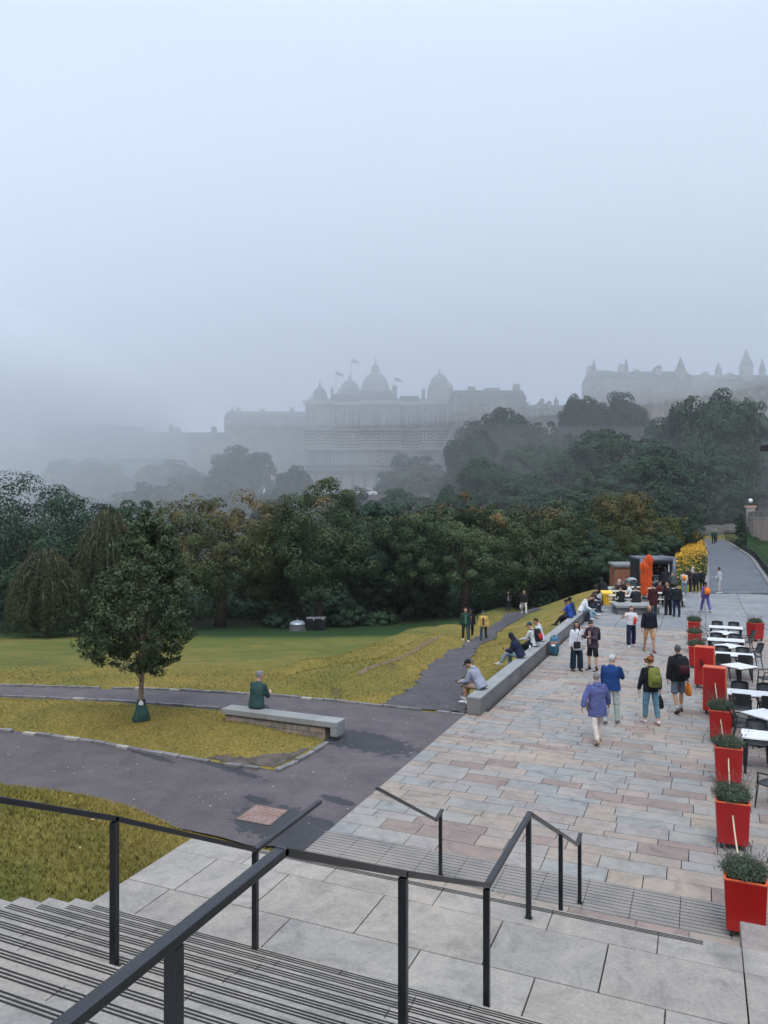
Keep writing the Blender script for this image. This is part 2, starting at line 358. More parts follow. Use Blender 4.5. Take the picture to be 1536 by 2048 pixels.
def ribbon(name, L, Rr, mat, lift, sub=10, wsub=10, exact=False, jt=1.0):
    def res(P):
        P = [Vector(p) for p in P]; out = []
        for i in range(len(P)-1):
            p0, p1, p2, p3 = P[max(i-1,0)], P[i], P[i+1], P[min(i+2,len(P)-1)]
            for k in range(sub):
                t = k/sub; out.append(.5*((2*p1)+(p2-p0)*t+(2*p0-5*p1+4*p2-p3)*t*t+(3*p1-3*p2+p3-p0)*t**3))
        return out+[P[-1]]
    L, Rr = res(L), res(Rr); vs = []; fs = []
    for i in range(len(L)):
        for k in range(wsub+1):
            t = k/wsub; p = L[i].lerp(Rr[i], t)
            if not exact:
                j = .0 if 0 < k < wsub else .09*math.sin(i*2.1+k)+.06*math.sin(i*5.3)
                p.x += j*jt; p.z = hz(p.x, p.y)+lift
            else: p.z += lift
            vs.append(p)
    n = wsub+1
    for i in range(len(L)-1):
        for k in range(wsub): fs.append((i*n+k, i*n+k+1, (i+1)*n+k+1, (i+1)*n+k))
    o = MB().add(vs, fs).build(name, mat, smooth=True); return o, L, Rr
GP_L = [hit(*p) for p in ((750,1416),(800,1392),(835,1365),(850,1340),(897,1305),(925,1291),(945,1280),(962,1268),(982,1252),(1005,1236),(1040,1223),(1072,1217))]
GP_R = [hit(*p) for p in ((935,1434),(930,1400),(927,1380),(932,1350),(946,1315),(955,1296),(975,1284),(992,1274),(1009,1256),(1037,1240),(1060,1227),(1086,1218))]
o, _, _ = ribbon('gravel_path', GP_L, GP_R, M_gravel, .035); tag(o, kind='structure')
o, _, _ = ribbon('trodden_track', [hit(*p) for p in ((715,1349),(780,1320),(840,1290),(890,1267))], [hit(*p) for p in ((725,1352),(790,1323),(848,1294),(893,1269))], simple('bare_earth', (.15,.105,.06), .95, .3, 3), .012, wsub=4, jt=.3); tag(o, kind='structure')
o, RL, RR = ribbon('ramp_path', [G(*p) for p in RAMP_L], [G(*p) for p in RAMP_R], M_ramp, .02, sub=5, exact=True); tag(o, kind='structure')
M_kerb = simple('kerb_stone', (.165,.16,.16), .85, .35, 2.5, .5)
k1 = MB()
for P_ in (RL, RR):
    sgn = -1 if P_ is RL else 1
    for i in range(len(P_)-1):
        d_ = (P_[i+1]-P_[i]); nrm = Vector((d_.y, -d_.x, 0)).normalized()*sgn*.16
        k1.bar(P_[i]+nrm+Vector((0,0,.03)), P_[i+1]+nrm+Vector((0,0,.03)), .30, .12)
k1.bar(RL[2]+Vector((.1,0,.03)), RR[2]+Vector((-.1,0,.03)), .12, .02)
k1.bar(RL[13]+Vector((.1,0,.03)), RR[13]+Vector((-.1,0,.03)), .2, .02)
tag(k1.build('ramp_kerb', M_kerb), kind='structure')
# grass island between the two paths
ISL_px = [(-500,1385),(0,1394),(220,1403),(440,1419),(560,1447),(650,1475),(655,1484),(612,1512),(553,1541),(450,1529),(330,1509),(190,1484),(75,1469),(0,1461),(-500,1432)]
ISL = np.array([(p.x, p.y) for p in (G(*q) for q in ISL_px)])
gx = np.arange(ISL[:,0].min(), ISL[:,0].max(), .16); gy = np.arange(ISL[:,1].min(), ISL[:,1].max(), .16)
GX, GY = np.meshgrid(gx, gy); IP = np.stack([GX.ravel(), GY.ravel()], 1); sd = poly_sd(IP, ISL)
def isl_h(P):
    s_ = poly_sd(P, ISL); return np.where(s_ < 0, .01+.12*sst(-s_/1.0)+.03*np.sin(P[:,0]*2)*np.sin(P[:,1]*2.3)*sst(-s_/.5), -.05)
IH = isl_h(IP); nn = len(gx); ok = (sd < .08).reshape(GX.shape)
fq = [(i*nn+j, i*nn+j+1, (i+1)*nn+j+1, (i+1)*nn+j) for i in range(len(gy)-1) for j in range(nn-1) if ok[i,j] and ok[i+1,j] and ok[i,j+1] and ok[i+1,j+1]]
isl = np_mesh('grass_island', np.column_stack([IP, IH]), np.array(fq), M_grass, smooth=True); tag(isl, kind='structure')
SOIL = np.array([(G(*q).x, G(*q).y) for q in ((340,1511),(400,1517),(460,1517),(530,1514),(590,1510),(630,1494),(657,1481),(612,1514),(553,1541),(450,1529))])
sgx = np.arange(SOIL[:,0].min()-.3, SOIL[:,0].max()+.3, .045); sgy = np.arange(SOIL[:,1].min()-.3, SOIL[:,1].max()+.3, .045); SX, SY = np.meshgrid(sgx, sgy); SP = np.stack([SX.ravel(), SY.ravel()], 1)
ssd = poly_sd(SP, SOIL)+.10*np.sin(SP[:,0]*7+2*np.sin(SP[:,1]*3))+.05*np.sin(SP[:,0]*19)*np.sin(SP[:,1]*23); ssd = np.maximum(ssd, poly_sd(SP, ISL)+.1).reshape(SX.shape); ns = len(sgx)
sq = np.array([(i*ns+j, i*ns+j+1, (i+1)*ns+j+1, (i+1)*ns+j) for i in range(len(sgy)-1) for j in range(ns-1) if max(ssd[i,j], ssd[i+1,j+1], ssd[i,j+1], ssd[i+1,j]) < 0])
so = np_mesh('bare_soil', np.column_stack([SP, isl_h(SP)+.014]), sq, simple('soil', (.075,.062,.052), .95, .5, 4, .6), smooth=True); tag(so, kind='structure')
ks = MB(); kr = random.Random(3)
def setts(P, w=.13, col=True):
    for a_, b_ in zip(P[:-1], P[1:]):
        L_ = (b_-a_).length; n = max(1, int(L_/.34)); rz = math.atan2((b_-a_).y, (b_-a_).x)
        for i in range(n):
            if kr.random() < .08: continue
            p = a_.lerp(b_, (i+.5)/n); ks.box((p.x+kr.uniform(-.015,.015), p.y+kr.uniform(-.015,.015), kr.uniform(.01,.035)), (L_/n*.93, w*kr.uniform(.7,1.1), .06), rz+kr.uniform(-.04,.04), 1 if kr.random() < .06 else 0)
setts([G(*p) for p in ((-300,1440),(0,1462),(75,1470),(190,1485),(330,1510),(450,1530),(553,1543),(612,1514),(656,1486))])
setts([G(*p) for p in ((-300,1386),(0,1393),(220,1402),(440,1418))], .1)
setts([G(*p) for p in ((-300,1366),(0,1371),(340,1380),(560,1392),(740,1410),(930,1430))], .11)
tag(ks.build('kerb_setts', [M_kerb, simple('pale_sett', (.34,.32,.28), .8, .2)]), kind='structure')

# ---------------- terrace paving ----------------
def slab_mat(name, cols, rough=.62, stain=True):
    g = NG(name); g.pos(); ri = g.geo.outputs['Random Per Island']
    cramp = g.n('ShaderNodeValToRGB'); cramp.color_ramp.interpolation = 'CONSTANT'; el = cramp.color_ramp.elements; n = len(cols)
    el[0].position = 0; el[0].color = (*cols[0][1], 1); el[1].position = cols[1][0]; el[1].color = (*cols[1][1], 1)
    for p_, c_ in cols[2:]: q_ = el.new(p_); q_.color = (*c_, 1)
    g.l(ri, cramp.inputs[0]); c = cramp.outputs[0]
    mid = g.noise(2.4, None, 7, .72, 1.0); fine = g.noise(38, None, 6, .8); big = g.noise(.35, None, 3)
    c = g.mix(c, g.ramp(mid, [(.28, (.62,.61,.61)), (.5, (1,1,1)), (.72, (1.24,1.2,1.15))]), 1, 'MULTIPLY')
    c = g.mix(c, g.ramp(fine, [(.3, (.74,.74,.74)), (.7, (1.22,1.22,1.22))]), 1, 'MULTIPLY')
    c = g.mix(c, g.ramp(big, [(.3, (.86,.87,.9)), (.7, (1.1,1.08,1.05))]), 1, 'MULTIPLY')
    if stain:
        v = g.n('ShaderNodeTexVoronoi'); v.inputs['Scale'].default_value = .9; v.inputs['Randomness'].default_value = 1
        g.l(g.pos(), v.inputs['Vector']); sp = g.ramp(v.outputs['Distance'], [(.0, (1,1,1)), (.035, (1,1,1)), (.043, (0,0,0))])
        c = g.mix(c, (.07,.075,.08), g.mix((0,0,0), sp, .55))
        st_ = g.ramp(g.noise(.8, None, 6, .7, 1.2), [(.64, (0,0,0)), (.75, (1,1,1))]); c = g.mix(c, g.mix(c, (.45,.34,.30), 1, 'MULTIPLY'), g.mix((0,0,0), st_, .55))
    g.bump(g.math('ADD', fine, g.math('MULTIPLY', mid, 1.5)), .35, .006)
    return g.out(c, rough, .35)
GREY = (.255,.245,.228); GREY2 = (.235,.236,.228); TAN = (.275,.232,.195); PINK = (.225,.175,.155); BUFF = (.29,.245,.20); DG = (.19,.195,.21)
M_slab = slab_mat('terrace_slabs', [(0,GREY),(.22,TAN),(.40,(.26,.24,.225)),(.58,(.285,.24,.21)),(.68,PINK),(.77,GREY2),(.88,BUFF),(.95,(.25,.19,.17))])
M_slab2 = slab_mat('upper_terrace_slabs', [(0,(.205,.212,.225)),(.4,(.185,.195,.21)),(.7,(.22,.225,.235)),(.9,(.20,.195,.195))])
M_joint = simple('joint_sand', (.03,.027,.025), .95, .3, 5, .3)
def slabs(mb, x0, x1, y0, y1, z, rowh, lens, gap, th, r_, jit=.25, clip=None):
    y = y0
    while y < y1-.05:
        h_ = min(r_.choice(rowh), y1-y)
        if y1-(y+h_) < min(rowh)*.5: h_ = y1-y
        x = x0; first = True
        while x < x1-.02:
            l_ = r_.choice(lens)*r_.uniform(1-jit, 1+jit)
            if first: l_ *= r_.uniform(.4, 1); first = False
            if x1-(x+l_) < .25: l_ = x1-x
            e_ = z+r_.uniform(-.0015, .0015)
            mb.box((x+l_/2, y+h_/2, e_-th/2), (l_-gap, h_-gap, th))
            x += l_
        y += h_
sr = random.Random(11); pv = MB()
slabs(pv, EDGE_X, 14, 9.66, 10.08, .0, [.42], [.8], .008, .06, sr)
slabs(pv, EDGE_X, 14, 10.96, 36.0, .0, [.22,.30,.40,.42,.34], [.62,.82,1.02], .013, .06, sr)
pv.box(((14+EDGE_X)/2, 32, -.09), (14-EDGE_X+.0, 44.8, .08), mi=1)
tag(pv.build('terrace_paving', [M_slab, M_joint]), kind='structure')
pv = MB(); y = 36.0
while y < 53.7:
    x = EDGE_X
    while x < 14: pv.box((x+.98, y+.49, -.03), (1.945, .965, .06)); x += 1.965
    y += .982
tag(pv.build('upper_terrace_paving', M_slab2), kind='structure')
tp = MB()                                            # corduroy warning strip at the foot of the stairs
x = EDGE_X+.0
while x < 13.9:
    for y0_ in (10.08, 10.52):
        tp.box((x+.3, y0_+.22, -.031), (.592, .432, .06), mi=0)
        for k in range(5): tp.box((x+.3, y0_+.045+k*.088, -.001), (.592, .052, .018), mi=0)
    x += .6
g = NG('corduroy_slabs'); g.pos(); c = g.ramp(g.noise(1.4, None, 5, .65), [(.3, (.16,.155,.15)), (.5, (.215,.20,.185)), (.7, (.26,.235,.21))]); g.bump(g.noise(50), .3, .004); M_cord = g.out(c, .7, .3)
tag(tp.build('tactile_paving', M_cord), kind='structure')

# ---------------- stairs ----------------
ZL = 1.4; YE = 7.25; YN = 5.40; XL = -5.5
M_land = slab_mat('landing_slabs', [(0,(.272,.252,.228)),(.3,(.288,.268,.24)),(.55,(.27,.245,.217)),(.8,(.25,.235,.215))], .6)
M_strip = simple('anti_slip_strip', (.015,.015,.016), .8, .3, 20)
M_side = simple('stair_side_stone', (.26,.25,.24), .85, .3, 3, .5)
stairs = empty('stone_stairs', (-2, 7, 0), 0, 'wide pale stone stairs with black grooved nosings and a slabbed landing', 'stairs')
def rel(o, root): o.location = (-Vector(root.location)); return o
lm = MB()
lm.box(((XL+.30)/2, (YE+YN)/2, ZL/2-.05), (.30-XL-.02, YE-YN-.02, ZL-.02), mi=1)
rel(lm.build('landing_base', [M_side, M_side], stairs), stairs)
lm = MB()
# irregular big slabs: rows in Y
r_ = random.Random(5)
rows = [(YN, 6.12), (6.12, 6.86)]
for (y0_, y1_), cuts in zip(rows, ([XL,-4.95,-3.55,-2.25,-1.25,-.25,1.2], [XL,-4.9,-4.0,-2.9,-1.7,-.75,.33,1.3])):
    for c0, c1 in zip(cuts[:-1], cuts[1:]): lm.box(((c0+c1)/2, (y0_+y1_)/2, ZL-.02), (c1-c0-.012, y1_-y0_-.012, .06))
for c0, c1 in zip([XL+.0,-4.6,-3.6,-2.4,-1.3,-.35,.33], [-4.6,-3.6,-2.4,-1.3,-.35,.33,1.3]):
    lm.box(((c0+c1)/2, (6.86+YE)/2, ZL-.02), (c1-c0-.008, YE-6.86-.002, .06))
rel(lm.build('landing_slabs', M_land, stairs, bevel=.004), stairs)
def strip(mb, x0, x1, yn, z, sg):                     # three thin grooves behind a nosing
    for k in range(3): mb.box(((x0+x1)/2, yn+sg*(.035+k*.025), z+.0022), (x1-x0, .010, .003))
sb = MB(); strip(sb, XL+.45, .02, YE, ZL+.01, -1); rel(sb.build('anti_slip_strip', M_strip, stairs), stairs)
RS = ZL/9
for k in range(8):                                    # lower flight, hidden under the sight line but complete
    y0_ = YE+.295*k; z = ZL-RS*(k+1); s_ = MB(); cuts = [XL]+[XL+1.15*j+sr.uniform(-.2,.2) for j in range(1, 5)]+[.33]
    for c0, c1 in zip(cuts[:-1], cuts[1:]): s_.box(((c0+c1)/2, y0_+.1475, (z-.3)/2+.0), (c1-c0-.006, .295-.002, z+.3))
    st_o = rel(s_.build('step', M_land, stairs), stairs)
    sb = MB(); strip(sb, XL+.3, .1, y0_+.295, z, -1); o = sb.build('anti_slip_strip', M_strip, st_o)
RU = .1535; TU = .312; NU = 10
for k in range(NU):                                   # upper flight towards the viewer
    y1_ = YN-TU*k; z = ZL+RU*(k+1); y0_ = y1_-TU if k < NU-1 else -3.0; s_ = MB(); s2 = random.Random(40+k)
    cuts = [XL+.02]; 
    while cuts[-1] < 1.2: cuts.append(cuts[-1]+s2.uniform(1.05, 1.6))
    cuts[-1] = 1.4
    for c0, c1 in zip(cuts[:-1], cuts[1:]): s_.box(((c0+c1)/2, (y0_+y1_)/2, z/2+.3), (c1-c0-.006, y1_-y0_-.001, z-.6))
    st_o = rel(s_.build('step', M_land, stairs, bevel=.006), stairs)
    sb = MB(); strip(sb, XL+.3, 1.3, y1_, z, -1); sb.build('anti_slip_strip', M_strip, st_o)
fl = MB(); fl.box((.30+.8, 8.4-.6+.0, ZL/2-.02), (1.55, .9, ZL-.02)); 
fl = MB(); fl.box((.335+.7, YE+.24, ZL/2), (1.4, .475, ZL+.014))
rel(fl.build('side_wall', slab_mat('side_wall_stone', [(0,(.23,.195,.175)),(.5,(.22,.185,.165))]), stairs, bevel=.01), stairs)
# ---------------- foliage ----------------
def foliage_mat(name, dark, light, tip=None, tip_lo=.55, scale=.5, gloss=.25):
    g = NG(name); g.pos(); ri = g.geo.outputs['Random Per Island']; o_ = g.obj()
    n = g.noise(scale, o_, 4, .6); c = g.ramp(g.math('ADD', g.math('MULTIPLY', n, .6), g.math('MULTIPLY', ri, .28)), [(.25, dark), (.68, light)])
    if tip:
        n2 = g.noise(scale*.7, g.pos(), 5, .65, .5); sp = g.n('ShaderNodeSeparateXYZ'); tc_ = g.n('ShaderNodeTexCoord'); g.l(tc_.outputs['Generated'], sp.inputs[0])
        f = g.math('ADD', g.math('MULTIPLY', n2, .9), g.math('MULTIPLY', sp.outputs['Z'], .35))
        f = g.math('ADD', f, g.math('MULTIPLY', ri, .12)); c = g.mix(c, tip, g.ramp(f, [(tip_lo, (0,0,0)), (tip_lo+.2, (.85,.85,.85))]))
    return g.out(c, .7, gloss*.3)
M_bark = simple('bark', (.085,.07,.055), .95, .4, 5, .8, .2)
M_bark2 = simple('young_bark', (.23,.18,.14), .9, .35, 9, .8, .2)
def unit(a): return a/np.maximum(1e-9, np.linalg.norm(a, axis=-1, keepdims=True))
def leaf_quads(pos, nrm, size, rng, aspect=.62, fold=.0):
    n = len(pos); t = unit(np.cross(nrm, rng.normal(size=(n, 3)))); b = np.cross(nrm, t)
    s = size*rng.uniform(.6, 1.35, (n, 1)); a = t*s*.5; c = b*s*.5*aspect; lift = nrm*s*.12
    V = np.stack([pos-a, pos-c+lift, pos+a, pos+c+lift], 1).reshape(-1, 3)
    return V, np.arange(n*4).reshape(-1, 4)
def crown_pts(cc, cr_, n_per, rng, centre, up=.35, depth=.35):
    # leaves on the outside of every clump, fewer on the side that faces the middle of the crown
    k = len(cc); d = unit(rng.normal(size=(k*n_per, 3))); ci = np.repeat(np.arange(k), n_per)
    outw = unit(cc-centre)[ci]; flip = (d*outw).sum(1) < -.35; d[flip] *= -1
    r = cr_[ci][:, None]*(1-depth*rng.random((len(d), 1))**2); p = cc[ci]+d*r*np.array([1, 1, .8])
    nrm = unit(d*1.0+outw*.3+np.array([0, 0, up*.6])+rng.normal(size=d.shape)*.3)
    return p, nrm
def crown_mesh(name, rx, ry, rz, n_cl, n_per, leaf, seed, mat, clump=.2, flat=1.0, shape='round', parent=None, low=-.85):
    rng = np.random.default_rng(seed); d = unit(rng.normal(size=(n_cl*3, 3))); d = d[d[:, 2] > low][:n_cl]
    lob = 1+.16*np.sin(d[:, 0]*5+seed)*np.sin(d[:, 1]*4+seed*2)+.10*np.sin(d[:, 2]*7+seed)
    rad = lob*rng.uniform(.72, 1.0, len(d))
    if shape == 'cone': wz = (d[:, 2]+1)/2; sxy = np.clip(1.25-wz*1.05, .12, 1); d = d*np.stack([sxy, sxy, np.ones_like(sxy)], 1)
    cc = d*rad[:, None]*np.array([rx, ry, rz]); crr = clump*min(rx, rz)*rng.uniform(.7, 1.35, len(d))
    if shape == 'cone': crr *= .55
    inner = rng.normal(size=(n_cl//3, 3))*np.array([rx, ry, rz])*.33
    cc = np.concatenate([cc, inner]); crr = np.concatenate([crr, np.full(len(inner), clump*1.5*min(rx, rz))])
    p, nr = crown_pts(cc, crr, n_per, rng, np.zeros(3))
    V, Fq = leaf_quads(p, nr, leaf, rng); return np_mesh(name, V, Fq, mat, parent), cc
def limbs(mb, base, top, spread, r0, seed, targets, n=9):
    r_ = random.Random(seed); base, top = Vector(base), Vector(top)
    mb.tube([base, base.lerp(top, .33)+Vector((r_.uniform(-.1,.1), r_.uniform(-.1,.1), 0)), base.lerp(top, .7), top], [r0*1.25, r0, r0*.7, r0*.25], 9)
    for i in range(n):
        t = Vector(targets[r_.randrange(len(targets))]); f = r_.uniform(.3, .85); s_ = base.lerp(top, f); m_ = s_.lerp(t, .5)+Vector((0, 0, -.04*(t-s_).length))
        mb.tube([s_, m_, t], [r0*.45*(1.1-f), r0*.25, r0*.06], 6)
def tree(px, top_y, wpx, d, mat, label, seed, leaf=.2, n_cl=130, n_per=190, clump=.2, low_gap=.06, shape='round', name='tree', group=None, wide_d=1.0, gz=None, squash=1.0):
    base = W(px, d, 0); g_ = hz(base.x, base.y) if gz is None else gz; topz = H-(top_y-HOR)/F*d; rx = wpx/F*d/2
    hgt = topz-g_; bot = g_+hgt*low_gap; rz = (topz-bot)/2*squash; cz = topz-rz
    root = empty(name, (base.x, base.y, g_-.1), 0, label, 'tree', group)
    cm, cc = crown_mesh('crown', rx, rx*wide_d, rz, n_cl, n_per, leaf, seed, mat, clump, shape=shape, parent=root); cm.location = (0, 0, cz-g_+.1)
    tg = [(c[0]*.8, c[1]*.8, c[2]*.8+cz-g_) for c in cc[:n_cl]]
    mb = MB(); limbs(mb, (0, 0, -.3), (0, 0, cz-g_+rz*.3), rx, max(.12, rx*.06), seed, tg, 8); mb.build('trunk', M_bark, root, smooth=True)
    return root
F_dark = foliage_mat('foliage_dark', (.011,.029,.019), (.058,.094,.056))
F_teal = foliage_mat('foliage_bluish', (.018,.040,.030), (.062,.10,.068))
F_olive = foliage_mat('foliage_olive', (.026,.040,.016), (.09,.108,.045), (.15,.105,.045), .74, .5)
F_brown = foliage_mat('foliage_autumn_tips', (.017,.036,.020), (.088,.118,.058), (.22,.135,.06), .82, .45)
F_brown2 = foliage_mat('foliage_bronze', (.026,.040,.018), (.085,.105,.045), (.17,.115,.05), .72, .4)
F_yel = foliage_mat('foliage_yellowing', (.045,.06,.018), (.11,.12,.035), (.22,.16,.04), .8, .6)
NG_ = 'broadleaf trees along the bottom of the lawn'
tree(60, 985, 380, 60, F_dark, 'broad dark green tree at the left edge behind the weeping tree', 1, n_cl=190, clump=.24, low_gap=.02)
tree(225, 1000, 190, 64, F_dark, 'dark green tree rising behind the tall weeping tree', 21, low_gap=0)
tree(440, 1003, 330, 62, F_brown2, 'wide bronze-green tree with a domed crown behind the young oak', 2, n_cl=150, clump=.19, low_gap=.14)
tree(560, 1010, 130, 66, F_olive, 'olive tree squeezed between the wide bronze tree and the maple above the bins', 22, low_gap=0)
tree(640, 972, 190, 61, F_brown, 'tall maple with rusty leaf tips standing above the waste bins', 3, n_cl=120, clump=.22, low_gap=.14)
tree(752, 995, 150, 68, F_teal, 'dark bluish tree just right of the tall rusty-tipped maple', 4, low_gap=0)
tree(930, 1000, 330, 64, F_brown, 'huge spreading maple with rusty top whose boughs hang over the gravel path', 5, n_cl=190, clump=.17, low_gap=.17, wide_d=.9)
tree(1060, 1010, 210, 70, F_brown, 'rusty-topped maple overlapping the right side of the huge maple', 23, n_cl=120, clump=.2, low_gap=.08)
tree(830, 1040, 150, 70, F_dark, 'low dark tree tucked under the left boughs of the huge maple', 24, low_gap=0)
tree(1130, 1040, 130, 76, F_olive, 'small olive tree between the rusty maple and the dark column tree', 6, low_gap=0)
tree(1168, 1003, 50, 78, F_dark, 'narrow dark columnar tree behind the paved terrace', 7, leaf=.17, n_cl=110, n_per=110, clump=.4, low_gap=0)
tree(1245, 1000, 175, 80, F_olive, 'rounded olive tree directly behind the coffee kiosk', 8, leaf=.22, n_cl=170, low_gap=-.02)
tree(1305, 1055, 90, 78, F_dark, 'dark low tree behind the right shoulder of the coffee kiosk', 25, leaf=.2, low_gap=-.05)
tree(1190, 1075, 120, 70, F_dark, 'dense dark tree at the foot of the bank left of the wooden hut', 26, leaf=.2, low_gap=-.05)
tree(1345, 1035, 78, 84, F_yel, 'small yellowing tree at the left side of the sloping path', 9, leaf=.2, n_cl=90, n_per=110, clump=.26, low_gap=.0)
tree(1386, 1022, 46, 82, F_teal, 'thin grey-green sapling beside the top of the yellow flowers', 10, leaf=.14, n_cl=60, n_per=60, clump=.25, low_gap=.15)
# low dark shrubs along the back of the lawn
for i, (px, top, w, lb) in enumerate(((690,1216,110,'leafy mid-green shrub immediately right of the black bins'),(760,1232,70,'low spreading shrub under the boughs of the huge maple'),
      (560,1232,60,'low dark shrub just left of the round waste bin'),(1185,1150,100,'dark undergrowth bush left of the wooden hut'),(1110,1190,90,'dark undergrowth bush behind the golden bank'))):
    d = 62 if px < 900 else (68 if px < 1050 else 72); b = W(px, d, 0); z = hz(b.x, b.y); rz = (H-(top-HOR)/F*d-z)/2+.3
    sh = empty('shrub', (b.x, b.y, z), 0, lb, 'shrub', 'undergrowth at the edge of the lawn'); c_, _ = crown_mesh('foliage', w/F*d/2, 1.6, max(.5, rz), 60, 90, .18, 300+i, F_dark if i != 2 else F_teal, .3, parent=sh); c_.location = (0, 0, max(.3, rz-.2))
    mb = MB(); mb.tube([(0,0,-.2),(0,0,.5)], [.06,.03], 6); mb.build('stem', M_bark, sh)
# weeping trees: boughs arch over and hang in long strands
def weeping(px, top_y, wpx, d, mat, label, seed, nst=260, leaf=.11, bot_y=1240):
    base = W(px, d, 0); g_ = hz(base.x, base.y); topz = H-(top_y-HOR)/F*d-g_; rx = wpx/F*d/2; root = empty('weeping_tree', (base.x, base.y, g_-.1), 0, label, 'tree')
    r_ = random.Random(seed); mb = MB(); P = []; mb.tube([(0,0,-.2),(.1,0,topz*.45),(0,.1,topz*.85)], [.28,.2,.08], 8)
    for i in range(nst):
        a = r_.uniform(0, 6.283); rr = rx*math.sqrt(r_.uniform(.02, 1)); hs = topz*(1-.35*(rr/rx)**2)*r_.uniform(.86, 1.0)
        if r_.random() < .4: hs *= r_.uniform(.45, .9)
        ex, ey = rr*math.cos(a), rr*math.sin(a); low = max(.4, topz*r_.uniform(.05, .45)); up = Vector((ex*.35, ey*.35, hs*.93))
        pts = [up, Vector((ex*.7, ey*.7, hs)), Vector((ex*.95, ey*.95, hs*.9)), Vector((ex*1.02, ey*1.02, hs*.9*.6+low*.4)), Vector((ex*1.0+r_.uniform(-.2,.2), ey*1.0, low))]
        if i % 3 == 0: mb.tube(pts, [.045,.035,.02,.012,.006], 4)
        for j in range(1, 4):
            L_ = (pts[j+1]-pts[j]).length; m = int(L_/.026)
            for q in range(m): P.append(pts[j].lerp(pts[j+1], (q+r_.random())/m)+Vector((r_.gauss(0,.09), r_.gauss(0,.09), r_.gauss(0,.05))))
    mb.build('trunk', simple('grey_twigs', (.12,.10,.085), .95, .3), root, smooth=True)
    P = np.array([tuple(p) for p in P]); rng = np.random.default_rng(seed); nr = unit(rng.normal(size=P.shape)*np.array([1,1,.4])+unit(P*np.array([1,1,0])+1e-6)*.6)
    V, Fq = leaf_quads(P, nr, leaf*1.25, rng, .45); np_mesh('foliage', V, Fq, mat, root)
F_weep = foliage_mat('foliage_weeping', (.030,.045,.022), (.085,.10,.05), (.13,.11,.05), .85, .7)
weeping(92, 1085, 150, 50, F_weep, 'weeping tree with bare grey twigs and strands reaching the lawn, nearest the left edge', 31, 300)
weeping(215, 1003, 165, 56, F_weep, 'taller weeping tree with drooping strands half hidden by the young oak', 32, 420)

# ---------------- hill woods in the mist ----------------
M_h1 = foliage_mat('hill_foliage', (.016,.036,.024), (.046,.078,.045), None, .7, .3); M_h2 = foliage_mat('hill_foliage_pale', (.03,.05,.035), (.075,.105,.065), None, .7, .3)
variants = []
for s_ in range(4):
    o, cc = crown_mesh('crown', 1.0, 1.0, 1.0, 170, 100, .085, 500+s_, M_h1 if s_ < 3 else M_h2, .17 if s_ != 1 else .22, low=-.95); variants.append(o.data); bpy.data.objects.remove(o)
o, cc = crown_mesh('crown', 1.0, 1.0, 1.0, 120, 80, .10, 520, M_h1, .3, shape='cone'); variants.append(o.data); bpy.data.objects.remove(o)
tm = MB(); tm.tube([(0,0,-.4),(0,0,.4),(.02,0,1)], [.07,.05,.02], 8)
for i in range(7):
    a = i*.9; tm.tube([(0,0,.35+.06*i),(.3*math.cos(a),.3*math.sin(a),.7+.05*i),(.6*math.cos(a),.6*math.sin(a),.95+.06*i)], [.03,.02,.008], 5)
o = tm.build('trunk', M_bark, smooth=True); tk = o.data; bpy.data.objects.remove(o)
